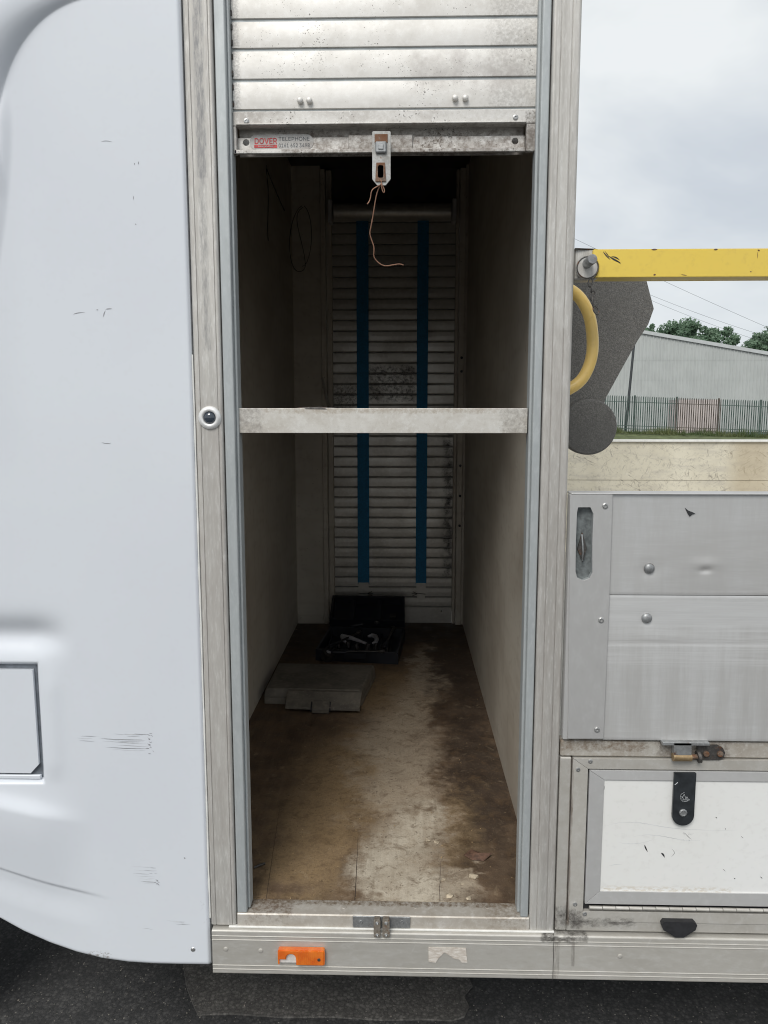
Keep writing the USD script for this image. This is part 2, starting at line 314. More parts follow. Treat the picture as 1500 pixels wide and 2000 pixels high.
def stroke(pts, y, w):
    """A thin mark on a face: a strip through pixel points, w wide at its middle."""
    from scipy.interpolate import CubicSpline
    P = np.array([xz(*q, y) for q in pts]); n = len(P)
    k = CubicSpline(np.arange(n), P)(np.linspace(0, n - 1, 5 * n)) if n > 2 else np.linspace(P[0], P[1], 6)
    t = np.gradient(k, axis=0); t /= np.linalg.norm(t, axis=1, keepdims=True); nrm = np.c_[-t[:, 1], t[:, 0]]
    f = np.sin(np.linspace(0.12, math.pi - 0.12, len(k)))[:, None] * w / 2
    V = [(a, y, b) for a, b in k + nrm * f] + [(a, y, b) for a, b in k - nrm * f]; m = len(k)
    return MB().add(V, [(i, i + 1, m + i + 1, m + i) for i in range(m - 1)])
M["white_plastic"] = plain("white_plastic", (0.72, 0.70, 0.66), 0.5)
M["black_print"] = plain("black_scrap", (0.03, 0.032, 0.034), 0.6)

def painted(name, base, tint, rough=0.32, coat=0.4, scuffs=(), dirt=0.12, dirt_col=(0.45, 0.43, 0.40), nicks=0.0, bevel=0.0):
    g = G(); big = g.noise(1.6, 4, 0.5); fine = g.noise(70, 4, 0.6)
    col = g.mix(g.rng(big.fac, 0.35, 0.65), base, tint)
    col = g.mix(g.rng(fine.fac, 0.5, 0.8, 0, dirt), col, dirt_col)
    for (x, z, w, h, c, a, sv, th) in scuffs:
        b = g.box(x, z, w, h, min(w, h) * 0.6)
        nn = g.noise(sv, 6, 0.72)
        col = g.mix(g.m("multiply", g.rng(nn.fac, th, th + 0.13), g.m("multiply", b, a)), col, c)
    if nicks:
        nk = g.noise(55, 2, 0.5); nb = g.noise(260, 2, 0.5)
        col = g.mix(g.m("multiply", g.rng(nk.fac, 0.745 - 0.05 * nicks, 0.76 - 0.05 * nicks), g.rng(nb.fac, 0.4, 0.5)), col, (0.05, 0.05, 0.05))
        sc = g("noise_texture", vector=g.map((5, 150, 150), vec=g.map((1, 1, 1), rot=(0, 0.12, 0))), scale=1.0, detail=2.0, roughness=0.4)
        col = g.mix(g.rng(sc.fac, 0.715, 0.74, 0, 0.4), col, (0.42, 0.42, 0.42))
    kw = {"normal": g("bevel", samples=4, radius=bevel).bevel} if bevel else {}
    p = g("principled_bsdf", base_color=col, roughness=rough, coat_weight=coat, coat_roughness=0.12, **kw)
    return g.done(name, p.BSDF)

def _sc(px, py, wpx, hpx, c, a, sv, th):
    x, z = xz(px, py); return (x, z, wpx / 920, hpx / 920, c, a, sv, th)
M["fairing"] = painted("white_cab_paint", (0.685, 0.715, 0.75), (0.66, 0.685, 0.725), 0.30, 0.45, dirt=0.05, scuffs=[
    _sc(195, 1868, 42, 16, (0.20, 0.17, 0.14), 0.95, (90, 60, 120), 0.47), _sc(400, 1760, 14, 90, (0.4, 0.39, 0.37), 0.3, (60, 60, 60), 0.55)])
M["door_white"] = painted("white_locker_panel", (0.80, 0.80, 0.78), (0.76, 0.755, 0.72), 0.35, 0.3, dirt=0.18, nicks=0.0, scuffs=[
    _sc(1340, 1630, 16, 16, (0.25, 0.25, 0.25), 0.8, (120, 60, 120), 0.55), _sc(1300, 1738, 260, 12, (0.55, 0.47, 0.35), 0.5, (60, 30, 160), 0.45)])
M["yellow"] = painted("yellow_rail_paint", (0.80, 0.58, 0.085), (0.76, 0.56, 0.10), 0.42, 0.15, dirt=0.22, dirt_col=(0.45, 0.30, 0.08), bevel=0.003)
M["handle"] = painted("yellow_handle_paint", (0.88, 0.63, 0.19), (0.84, 0.58, 0.19), 0.4, 0.25, dirt=0.3, dirt_col=(0.50, 0.30, 0.10))

def speckled():
    g = G(); n1 = g.noise(430, 4, 0.75); n2 = g.noise(9, 4, 0.6); n3 = g.noise(150, 3, 0.6)
    col = g.mix(g.rng(n1.fac, 0.38, 0.66), (0.080, 0.078, 0.074), (0.205, 0.199, 0.187))
    col = g.mix(g.rng(n2.fac, 0.4, 0.7, 0, 0.35), col, (0.12, 0.115, 0.108))
    p = g("principled_bsdf", base_color=col, roughness=0.72, normal=g.bump(g.m("add", n1.fac, n3.fac), 0.5, 0.002))
    return g.done("speckled_charcoal_coating", p.BSDF)
M["speckled"] = speckled()

def cream():
    g = G(); big = g.noise((3, 3, 2), 5, 0.6, 0.5)
    col = g.mix(g.rng(big.fac, 0.35, 0.65), (0.70, 0.655, 0.53), (0.62, 0.575, 0.455))
    gr = g.noise((5, 5, 30), 4, 0.7); col = g.mix(g.rng(gr.fac, 0.45, 0.7, 0, 0.45), col, (0.44, 0.41, 0.36)); mt = g.noise(38, 6, 0.75); col = g.mix(g.rng(mt.fac, 0.52, 0.66, 0, 0.5), col, (0.36, 0.33, 0.28)); col = g.mix(g.rng(mt.fac, 0.42, 0.3, 0, 0.5), col, (0.78, 0.75, 0.66))
    for i, (rot, st) in enumerate(((0.5, (16, 90, 130)), (-0.5, (18, 90, 140)), (1.1, (20, 90, 150)), (-1.25, (22, 90, 120)))):
        v = g.map(st, loc=(2.1 * i, 0, 5.3 * i), vec=g.map((1, 1, 1), rot=(0, rot, 0)))
        s = g("noise_texture", vector=v, scale=1.0, detail=2.0, roughness=0.5, distortion=0.6)
        pt = g.rng(g.noise(6 + 2 * i, 3, 0.6).fac, 0.42, 0.62); col = g.mix(g.m("multiply", g.rng(s.fac, 0.61, 0.72, 0, 0.75), pt), col, (0.20, 0.175, 0.14) if i % 2 else (0.36, 0.33, 0.28))
    st = g.box(1.78, 1.42, 0.12, 0.3, 0.1); col = g.mix(g.m("multiply", st, 0.6), col, (0.42, 0.34, 0.22))
    p = g("principled_bsdf", base_color=col, roughness=0.6)
    return g.done("scuffed_cream_board", p.BSDF)
M["cream"] = cream()
M["cream_lip"] = plain("pale_lip", (0.74, 0.73, 0.69), 0.5, var=0.08)

def wall_mat():
    g = G(); big = g.noise((2, 2, 2.5), 5, 0.6, 0.3)
    col = g.mix(g.rng(big.fac, 0.35, 0.7), (0.58, 0.535, 0.455), (0.46, 0.41, 0.34))
    f = g.noise(26, 5, 0.65); col = g.mix(g.rng(f.fac, 0.5, 0.75, 0, 0.5), col, (0.36, 0.30, 0.235))
    sp = g.noise(150, 2, 0.5); col = g.mix(g.rng(sp.fac, 0.70, 0.74, 0, 0.7), col, (0.10, 0.08, 0.06))
    st = g.noise((30, 30, 1.6), 3, 0.6); col = g.mix(g.rng(st.fac, 0.55, 0.75, 0, 0.2), col, (0.27, 0.23, 0.18)); hb = g.noise((2, 2, 16), 3, 0.6); col = g.mix(g.rng(hb.fac, 0.5, 0.7, 0, 0.3), col, (0.40, 0.345, 0.27))
    p = g("principled_bsdf", base_color=col, roughness=0.6, normal=g.bump(f.fac, 0.2, 0.003))
    return g.done("grubby_white_lining", p.BSDF)
M["wall"] = wall_mat()
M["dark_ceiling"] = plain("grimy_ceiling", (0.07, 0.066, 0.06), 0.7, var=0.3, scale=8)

def floor_mat():
    g = G(); warp = g.noise(7, 4, 0.6); w2 = g.noise(26, 4, 0.65)
    dx = g.m("multiply", g.m("subtract", warp.fac, 0.5), 0.30); dy = g.m("multiply", g.m("subtract", w2.fac, 0.5), 0.14)
    X, Y = g.m("add", g.m("add", g.xyz.x, dx), dy), g.m("add", g.m("add", g.xyz.y, g.m("multiply", dx, 1.6)), g.m("multiply", dy, 2.0))
    def blobs(items, soft):
        out = None
        for cx, cy, rx, ry in items:
            a = g.m("divide", g.m("subtract", X, cx), rx); b = g.m("divide", g.m("subtract", Y, cy), ry)
            d = g.m("sqrt", g.m("add", g.m("multiply", a, a), g.m("multiply", b, b)))
            k = g.rng(d, 1 + soft * 1.5, 1 - soft * 1.2); out = k if out is None else g.m("maximum", out, k)
        return out
    n1, n2, n3 = g.noise(11, 6, 0.68), g.noise(85, 5, 0.7), g.noise(420, 3, 0.6)
    col = g.mix(g.rng(n1.fac, 0.32, 0.68), (0.075, 0.047, 0.029), (0.165, 0.108, 0.064))
    gr = g.noise((45, 4, 1), 5, 0.65); col = g.mix(g.rng(gr.fac, 0.42, 0.7, 0, 0.25), col, (0.22, 0.16, 0.105)); col = g.mix(g.rng(gr.fac, 0.42, 0.25, 0, 0.3), col, (0.05, 0.032, 0.02))
    ochre = blobs([(-0.235, 0.42, 0.13, 0.22), (-0.19, 0.70, 0.13, 0.25), (-0.25, 0.20, 0.10, 0.16), (-0.05, 1.38, 0.13, 0.30), (0.17, 0.42, 0.05, 0.16), (-0.1, 0.55, 0.06, 0.14)], 0.45)
    col = g.mix(g.m("multiply", ochre, g.rng(n2.fac, 0.25, 0.65, 0.35, 0.95)), col, (0.29, 0.20, 0.105))
    pale = blobs([(0.01, 0.10, 0.115, 0.15), (0.03, 0.30, 0.095, 0.25), (0.00, 0.62, 0.10, 0.26), (-0.04, 0.92, 0.125, 0.26), (0.02, 1.20, 0.07, 0.25), (0.09, 1.55, 0.06, 0.22), (0.08, 1.80, 0.04, 0.18), (0.145, 0.14, 0.03, 0.10)], 0.5)
    col = g.mix(g.m("multiply", pale, g.rng(n2.fac, 0.2, 0.6, 0.5, 0.9)), col, g.mix(n1.fac, (0.32, 0.255, 0.185), (0.50, 0.42, 0.315)))
    light = blobs([(-0.055, 0.22, 0.045, 0.10), (0.05, 0.10, 0.06, 0.08), (0.0, 0.09, 0.09, 0.04), (0.03, 0.36, 0.05, 0.10)], 0.75)
    col = g.mix(g.m("multiply", g.m("multiply", light, g.rng(gr.fac, 0.3, 0.6, 0.5, 1.0)), 0.75), col, (0.62, 0.56, 0.45))
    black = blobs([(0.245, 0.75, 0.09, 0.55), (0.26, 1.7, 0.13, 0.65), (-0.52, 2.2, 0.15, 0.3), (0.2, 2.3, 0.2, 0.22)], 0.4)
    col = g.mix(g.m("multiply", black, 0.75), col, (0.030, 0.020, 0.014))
    dark = g.rng(n2.fac, 0.56, 0.68, 0, 0.65); col = g.mix(dark, col, (0.07, 0.042, 0.023)); md = g.noise(24, 6, 0.72, 0.6); col = g.mix(g.rng(md.fac, 0.50, 0.66, 0, 0.55), col, (0.12, 0.075, 0.04)); col = g.mix(g.rng(md.fac, 0.42, 0.30, 0, 0.35), col, (0.36, 0.28, 0.18))
    col = g.mix(g.rng(n3.fac, 0.66, 0.72, 0, 0.6), col, (0.45, 0.36, 0.23))
    h = g.m("add", g.m("add", g.m("multiply", n1.fac, 2.0), gr.fac), g.m("add", n2.fac, g.m("multiply", n3.fac, 0.4)))
    ro = g.rng(n1.fac, 0.3, 0.7, 0.55, 0.85)
    p = g("principled_bsdf", base_color=col, roughness=ro, normal=g.bump(h, 0.45, 0.004))
    return g.done("dirty_plywood_floor", p.BSDF)
M["floor"] = floor_mat()
M["dark_dirt"] = plain("dark_dirt", (0.055, 0.038, 0.026), 0.9, var=0.4, scale=60)
M["crumb"] = plain("ochre_crumbs", (0.30, 0.21, 0.11), 0.9, var=0.5, scale=160)
M["chip"] = plain("plaster_chip", (0.44, 0.37, 0.27), 0.9, var=0.25, scale=140)
M["leaf_litter"] = plain("red_brown_leaf", (0.115, 0.062, 0.040), 0.7, var=0.4, scale=90)

def asphalt(name, a, b, speck, amount):
    g = G(); n1 = g.noise(3.0, 4, 0.6); n2 = g.noise(170, 4, 0.75)
    vo = g("voronoi_texture", vector=g.pos, scale=170.0); wn = g("separate_color", color=vo.color)
    col = g.mix(g.rng(n2.fac, 0.35, 0.68), a, b)
    col = g.mix(g.rng(n1.fac, 0.4, 0.7, 0, 0.4), col, tuple(0.6 * c for c in a))
    va = g("voronoi_texture", vector=g.pos, scale=105.0); wa = g("separate_color", color=va.color)
    col = g.mix(g.rng(wa.r, 0.45, 1.0, 0, 0.55), col, tuple(1.45 * c for c in b)); col = g.mix(g.rng(va.distance, 0.35, 0.7, 0, 0.5), col, tuple(0.45 * c for c in a))
    n4 = g.noise(14, 4, 0.65); col = g.mix(g.rng(n4.fac, 0.45, 0.7, 0, 0.45), col, tuple(0.55 * c for c in a))
    k = g.m("multiply", g.rng(wn.r, 1 - amount, 1 - amount * .9), g.rng(vo.distance, 0.42, 0.30))
    col = g.mix(k, col, g.mix(wn.g, (0.12, 0.115, 0.10), speck))
    p = g("principled_bsdf", base_color=col, roughness=0.75, normal=g.bump(g.m("subtract", g.m("add", n2.fac, g.noise(420, 2, 0.6).fac), g.m("multiply", va.distance, 0.7)), 0.55, 0.003))
    return g.done(name, p.BSDF)
M["asphalt"] = asphalt("asphalt", (0.036, 0.037, 0.038), (0.085, 0.083, 0.080), (0.34, 0.32, 0.28), 0.05)
M["asphalt_patch"] = asphalt("old_asphalt_patch", (0.085, 0.081, 0.074), (0.165, 0.155, 0.142), (0.30, 0.28, 0.25), 0.06)
M["grit"] = plain("pale_grit", (0.22, 0.20, 0.17), 0.85, var=0.5, scale=60)

M["strap"] = plain("blue_webbing", (0.015, 0.165, 0.33), 0.75, var=0.2, scale=130, bump=0.3)
M["wire"] = metal("rusty_wire", (0.30, 0.16, 0.10), (0.16, 0.08, 0.05), (0.45, 0.30, 0.22), (90, 90, 90), (300, 300, 300), 0.6, scratch=0, metallic=0.4, rough=0.5, bevel=0)
M["cable"] = plain("black_cable", (0.012, 0.012, 0.013), 0.5)
M["case_grey"] = metal("dusty_grey_plastic", (0.20, 0.178, 0.145), (0.115, 0.102, 0.085), (0.28, 0.25, 0.205), (9, 9, 9), (50, 50, 50), 0.8, spots=0.3, scratch=0.1, metallic=0.0, rough=0.65, bevel=0.004, bump=0.3)
M["case_navy"] = plain("black_blue_plastic", (0.012, 0.014, 0.020), 0.45, var=0.3, scale=30)
M["tool_white"] = plain("pale_tool_plastic", (0.42, 0.41, 0.43), 0.5, var=0.12)
M["tool_steel"] = plain("tool_steel", (0.075, 0.07, 0.066), 0.45, 0.6, 0.3, 60)

def orange():
    g = G(); n = g.noise(45, 4, 0.6)
    w = g("wave_texture", vector=g.map((1, 1, 1)), scale=130.0, bands_direction="x")
    col = g.mix(g.rng(n.fac, 0.35, 0.7), (0.72, 0.125, 0.012), (0.84, 0.20, 0.022))
    p = g("principled_bsdf", base_color=col, roughness=0.28, coat_weight=0.5, subsurface_weight=0.2, subsurface_radius=(0.4, 0.1, 0.02), subsurface_scale=0.01, normal=g.bump(w.fac, 0.25, 0.001))
    return g.done("amber_lens", p.BSDF)
M["amber"] = orange()
M["lens_dark"] = plain("dark_glass_lens", (0.03, 0.04, 0.055), 0.12, 0.0, 0.1, coat=1.0)
M["satin"] = plain("satin_ring", (0.78, 0.775, 0.76), 0.32, 0.3, 0.08, 60, 0.02)

M["cladding"] = plain("grey_green_cladding", (0.45, 0.47, 0.45), 0.5, 0.0, 0.05, 0.7, 0.02)
M["verge"] = plain("pale_verge_flashing", (0.50, 0.52, 0.51), 0.5, var=0.06, scale=2)
M["roof_sheet"] = plain("roof_sheet", (0.30, 0.31, 0.31), 0.6, var=0.1, scale=1)
M["fence_green"] = plain("faded_green_palisade", (0.08, 0.115, 0.10), 0.55, 0.0, 0.35, 1.3, 0.05)
M["fence_rust"] = plain("rust_stained_palisade", (0.115, 0.10, 0.085), 0.65, 0.0, 0.35, 1.8, 0.05)
M["pink_box"] = plain("faded_pink_container", (0.56, 0.50, 0.475), 0.6, var=0.08, scale=1.2)
M["pole"] = plain("dark_pole", (0.045, 0.05, 0.052), 0.5)
M["bark"] = plain("bark", (0.07, 0.055, 0.04), 0.9, var=0.4, scale=6, bump=0.5)
def leafy(name, a, b, c):
    g = G(); n = g.noise(0.55, 3, 0.6); oi = g("geometry").random_per_island
    col = g.mix(g.rng(n.fac, 0.35, 0.65), a, b); col = g.mix(g.m("multiply", oi, 0.6), col, c)
    d = g("principled_bsdf", base_color=col, roughness=0.55); t = g("translucent_bsdf", color=col)
    return g.done(name, g("mix_closure", fac=0.3, closure1=d.BSDF, closure2=t.BSDF).closure)
M["leaf"] = leafy("leaves", (0.115, 0.185, 0.115), (0.155, 0.24, 0.15), (0.19, 0.25, 0.16))
M["grass"] = leafy("grass_blades", (0.085, 0.125, 0.045), (0.15, 0.165, 0.065), (0.24, 0.21, 0.10))
M["bank"] = plain("grass_bank_soil", (0.10, 0.12, 0.05), 0.95, var=0.3, scale=1.5)

# ------------------------------------------------------------------ the setting: ground
rnd = random.Random(5); rng = np.random.default_rng(5)
g_ = MB(); g_.add([(-200, -150, 0), (200, -150, 0), (200, 300, 0), (-200, 300, 0)], [(0, 1, 2, 3)])
tag(obj("ground", g_, M["asphalt"]), "dark asphalt ground under and around the truck", "ground", kind="structure")
edge = [on(345, 1893, 0)[:2], on(915, 1905, 0)[:2]]
_e = [(-0.68, 0.9), (0.205, 0.9), (0.203, 0.62), (0.196, 0.50), (0.208, 0.44), (0.180, 0.40), (0.192, 0.36), (0.176, 0.325), (0.14, 0.309), (0.06, 0.312), (-0.05, 0.306), (-0.2, 0.314), (-0.33, 0.309), (-0.48, 0.318), (-0.572, 0.312), (-0.596, 0.35), (-0.63, 0.41), (-0.655, 0.47), (-0.69, 0.56)]
p_ = MB(); p_.xy(Polygon(_e), -0.02, 0.005)
tag(obj("asphalt_patch", p_, M["asphalt_patch"]), "lighter worn asphalt patch below the open locker", "asphalt patch", kind="structure")
gb = MB()
for k in range(520):
    x, y = rnd.uniform(-1.2, 1.0), rnd.uniform(0.2, 0.75); s = rnd.choice((0.0012, 0.0016, 0.002, 0.0028))
    gb.hull([(x + rnd.uniform(-s, s), y + rnd.uniform(-s, s), (0.006 if Polygon(_e).contains(Point(x, y)) else 0.0005) + rnd.uniform(0, 1.4 * s)) for _ in range(7)])
tag(obj("grit", gb, M["grit"]), "loose pale grit scattered on the asphalt under the truck", "grit", kind="stuff")

# ------------------------------------------------------------------ background: bank, grass, fence, warehouse, trees, wires
FY = 50.0
def slope(x): return 0.43 - 0.0353 * (x - 13.4)
bx = np.linspace(6, 34, 15)
bm = MB(); V, F = [], []
for i, x in enumerate(bx):
    V += [(x, FY - 3.0, 0.0), (x, FY - 0.8, slope(x) * 0.9), (x, FY + 1.5, slope(x) * .9), (x, FY + 3, 0.0)]
for i in range(len(bx) - 1):
    for j in range(3): F.append((4 * i + j, 4 * i + 4 + j, 4 * i + 5 + j, 4 * i + 1 + j))
bm.add(V, F)
tag(obj("grass_bank", bm, M["bank"]), "low rough verge under the palisade fence", "verge", kind="structure")
N = 9000
gx, gy = rng.uniform(8, 30, N), FY + rng.uniform(-1.6, 0.7, N)
clump = meshkit.fbm(np.c_[gx * 0.8, gy * 0.8, 0 * gx], 3, 4)
gh = rng.uniform(0.10, 0.34, N) * (0.25 + 1.75 * np.clip((clump - 0.38) * 3, 0, 1)); ga = rng.uniform(0, math.pi, N); lw = 0.02
gz = np.array([slope(x) * 0.9 for x in gx]) - 0.02
lean = rng.normal(0, 0.12, (N, 2))
V = np.empty((N, 3, 3)); V[:, 0] = np.c_[gx - lw * np.cos(ga), gy - lw * np.sin(ga), gz]; V[:, 1] = np.c_[gx + lw * np.cos(ga), gy + lw * np.sin(ga), gz]
V[:, 2] = np.c_[gx + lean[:, 0], gy + lean[:, 1], gz + gh]
tag(obj("grass", (V.reshape(-1, 3), np.arange(3 * N).reshape(-1, 3)), M["grass"]), "rough yellow green grass along the foot of the fence", "grass", kind="stuff")

fence = thing("palisade_fence", "green palisade fence with one rust stained bay before the warehouse", "fence")
post_x = [13.4 + (xz(1240, 800, FY)[0] - 13.4) + 2.755 * k for k in range(-3, 6)]
def pale_mesh(x):
    b, t = slope(x) - 0.02, slope(x) + 2.40; w, d = 0.034, 0.016
    prof = [(-w, 0), (-w * .45, -d), (0, 0), (w * .45, -d), (w, 0)]
    top = [t - 0.10, t - 0.02, t - 0.06, t, t - 0.11]
    V = [(x + p, FY + q, b) for p, q in prof] + [(x + p, FY + q, h) for (p, q), h in zip(prof, top)]
    V += [(a, y + 0.003, z) for a, y, z in V]
    F = [(i, i + 1, i + 6, i + 5) for i in range(4)] + [(i + 11, i + 10, i + 15, i + 16) for i in range(4)]
    return MB().add(V, F)
lo_rust, hi_rust = post_x[4] - 0.15, post_x[5] + 0.1
for k in range(int((30 - 9) / 0.145)):
    x = 9 + 0.145 * k + rnd.uniform(-0.008, 0.008)
    obj("pale", pale_mesh(x), M["fence_rust"] if lo_rust < x < hi_rust else M["fence_green"], fence)
for i in range(len(post_x) - 1):
    x0, x1 = post_x[i], post_x[i + 1]
    for dz in (1.98, 0.42, 0.22):
        r = MB(); hh = 0.022
        for z0, z1 in ((0, 0),):
            a, b = slope(x0) + dz, slope(x1) + dz
            r.add([(x0, FY + .005, a - hh), (x0, FY + .05, a - hh), (x0, FY + .05, a + hh), (x0, FY + .005, a + hh), (x1, FY + .005, b - hh), (x1, FY + .05, b - hh), (x1, FY + .05, b + hh), (x1, FY + .005, b + hh)],
                  [(0, 1, 2, 3), (4, 7, 6, 5), (0, 4, 5, 1), (1, 5, 6, 2), (2, 6, 7, 3), (3, 7, 4, 0)])
        obj("rail", r, M["fence_rust"] if i == 4 else M["fence_green"], fence)
for i, x in enumerate(post_x):
    obj("fence_post", MB().box(x - .05, x + .05, FY + .055, FY + .17, -0.1, slope(x) + 2.43, 0.008), M["fence_rust"] if i == 5 else M["fence_green"], fence)

# warehouse gable
WY = 66.0
wh = thing("warehouse", "large pale grey metal clad warehouse with sloping roof edge behind the fence", "warehouse")
apex_x = 12.0
def roofz(x): return 8.503 - 0.1705 * (x - 20.40) if x > apex_x else 8.503 - 0.1705 * (apex_x - 20.4) - 0.1705 * (apex_x - x)
laps = [0.0, 4.40, 6.10, 11.0]
def cladding(x0, x1, z0, z1f):
    """One ribbed sheet: trapezoidal ribs every 0.3 m; the top follows the roof."""
    xs, ys = [], []
    n = int(round((x1 - x0) / 0.30)); p = (x1 - x0) / n
    for i in range(n):
        for u, d in ((0.0, 0), (0.62, 0), (0.70, -0.045), (0.92, -0.045)): xs.append(x0 + (i + u) * p); ys.append(WY + d)
    xs.append(x1 - 0.004); ys.append(WY)
    V = [(x, y, z0) for x, y in zip(xs, ys)] + [(x, y, z1f(x)) for x, y in zip(xs, ys)]; m = len(xs)
    return MB().add(V, [(i, i + 1, m + i + 1, m + i) for i in range(m - 1)])
for r in range(3):
    z0, z1 = laps[r], laps[r + 1]
    for k in range(27):
        x0 = -2.0 + 1.5 * k; x1 = x0 + 1.5
        top = (lambda x, z1=z1: min(z1 - 0.012, roofz(x) - 0.05))
        if top(x1) - z0 < 0.1 or (r == 2 and min(top(x0), top(x1)) - z0 < 0.02): continue
        obj("cladding_sheet", cladding(x0, x1, z0, top), M["cladding"], wh)
XW0, XW1 = -2.0, 38.5
obj("wall_frame", MB().xz(Polygon([(XW0, 0), (XW1, 0), (XW1, roofz(XW1) - .06), (apex_x, roofz(apex_x) - .06), (XW0, roofz(XW0) - .06)]), WY + 0.03, WY + 0.25), M["cladding"], wh)
obj("lap_flashing", MB().box(XW0, XW1, WY + .004, WY + .03, 4.385, 4.40), M["cladding"], wh)
for s, (xa, xb) in enumerate(((apex_x, XW1 + .3), (apex_x, XW0 - .3))):
    za, zb = roofz(apex_x), roofz(xb)
    pts = [(xa, y, za + d) for y in (WY - .16, WY + .02) for d in (-.16, .13)] + [(xb, y, zb + d) for y in (WY - .16, WY + .02) for d in (-.16, .13)]
    obj("verge_trim", MB().hull(pts), M["verge"], wh)
    pts = [(xa, y, za + d) for y in (WY + .03, WY + 40) for d in (-.05, .06)] + [(xb, y, zb + d) for y in (WY + .03, WY + 40) for d in (-.05, .06)]
    obj("roof", MB().hull(pts), M["roof_sheet"], wh)

pk = MB(); px0, px1 = xz(1325, 800, 56)[0], xz(1402, 800, 56)[0]
for k in range(10):
    a = px0 + (px1 - px0) * k / 10; w = (px1 - px0) / 10
    pk.box(a, a + w * .55, 56, 58.2, 0.02, 2.60); pk.box(a + w * .55, a + w, 56.04, 58.16, 0.03, 2.59)
tag(obj("storage_container", pk, M["pink_box"]), "faded pink ribbed storage container behind the rusty fence bay", "container")

lp0, lp1 = at(1221, 848, 51.2), at(1237, 686, 51.2); d_ = lp1 - lp0
lamp = thing("lamp_post", "thin dark leaning lamp post just in front of the warehouse", "lamp post")
base_ = lp0 - d_ / d_[2] * lp0[2]; top_ = lp0 + d_ / d_[2] * (7.6 - lp0[2])
obj("pole", MB().tube([base_, lp0, lp1, top_], [0.10, 0.095, 0.08, 0.07], 10), M["pole"], lamp, True)
obj("lamp_head", MB().box(top_[0] - .45, top_[0] + .05, top_[1] - .12, top_[1] + .12, top_[2] - .02, top_[2] + .12, .03), M["pole"], lamp)

def tree(label, px, py_top, half_px, Y, seed, base_frac=0.36, squash=1.0):
    r = np.random.default_rng(seed)
    cx, _, zt = at(px, py_top, Y); R = half_px / FOC * (Y - EYE[1]); H = zt; cz = H * (0.5 + base_frac * .5); rz = (H - H * base_frac) / 2 * squash * 1.02
    t = thing("tree", label, "tree", loc=(cx, Y, 0))
    tr = MB(); tr.tube([(0, 0, -.1), (0.05, 0, H * .25), (0.0, 0.1, H * .5), (0.1, 0.1, H * .8)], [0.30, 0.24, 0.17, 0.05], 8)
    obj("trunk", tr, M["bark"], t, True)
    for k in range(6):
        a = r.uniform(0, 6.28); z0 = H * r.uniform(.28, .55); L = R * r.uniform(.5, .85)
        e = np.array([math.cos(a) * L, math.sin(a) * L, z0 + H * r.uniform(.1, .28)])
        obj("branch", MB().tube([(0, 0, z0), e * np.array([.5, .5, 1]) - np.array([0, 0, H * .04]), e], [.10, .07, .02], 6), M["bark"], t, True)
    C = []
    while len(C) < 110:
        d = r.normal(size=3); d /= np.linalg.norm(d); q = r.uniform(.25, 1.0) ** .45
        if d[2] < -0.75: continue
        C.append(((d[0] * R * q, d[1] * R * q * .8, cz + d[2] * rz * q * (1 if d[2] > 0 else .8)), r.uniform(.15, .28) * R))
    V, F, n = [], [], 0
    for c, rad in C:
        for _ in range(130):
            d = r.normal(size=3); d /= np.linalg.norm(d); p = np.array(c) + d * rad * r.uniform(.55, 1.05) * np.array([1, 1, .85])
            s = r.uniform(.12, .24); u = r.normal(size=3); u /= np.linalg.norm(u); w = np.cross(u, d + .3 * r.normal(size=3)); w /= max(np.linalg.norm(w), 1e-6)
            V += [p - u * s, p + w * s * .55, p + u * s, p - w * s * .55]; F += [(n, n + 1, n + 2), (n, n + 2, n + 3)]; n += 4
    obj("crown", (np.array(V), np.array(F)), M["leaf"], t)
tree("small green tree showing between the dark plate and the broad treetop", 1268, 637, 24, 84, 3, .3)
tree("broad leafy tree rising tallest behind the warehouse roof", 1338, 622, 58, 88, 11, .3)
tree("rounded lower tree where the treetop drops to the sloping roof", 1398, 633, 44, 86, 7, .3)
tree("leafy tree at the picture's right edge behind the warehouse roof", 1522, 640, 62, 86, 19, .3)

def wire_line(label, a, b, Y, r):
    p0, p1 = at(*a, Y), at(*b, Y); d = p1 - p0
    P = []
    for t in np.linspace(-0.6, 1.9, 26): q = p0 + d * t; q[2] -= 0.12 * (t * (1 - t)) * 2; P.append(q)
    tag(obj("overhead_wire", MB().tube(P, r, 5), M["pole"], smooth=True), label, "overhead wire", "overhead wires crossing the sky")
wire_line("uppermost overhead wire running down from the yellow rail to the right edge", (1128, 469), (1500, 640), 40, 0.007)
wire_line("middle overhead wire above the treetops", (1275, 578), (1480, 652), 40, 0.0065)
wire_line("lowest overhead wire just above the treetops", (1275, 588), (1460, 658), 40, 0.006)

# ------------------------------------------------------------------ the truck
truck = thing("tipper_truck", "white cabbed truck with an open aluminium side locker and dropside deck", "truck")
XL0, XL1, XL2, XR2, XR1, XR0 = -0.442, -0.382, -0.354, 0.271, 0.2895, 0.348
ZF, TOP, BACK = 0.535, 2.80, 2.48

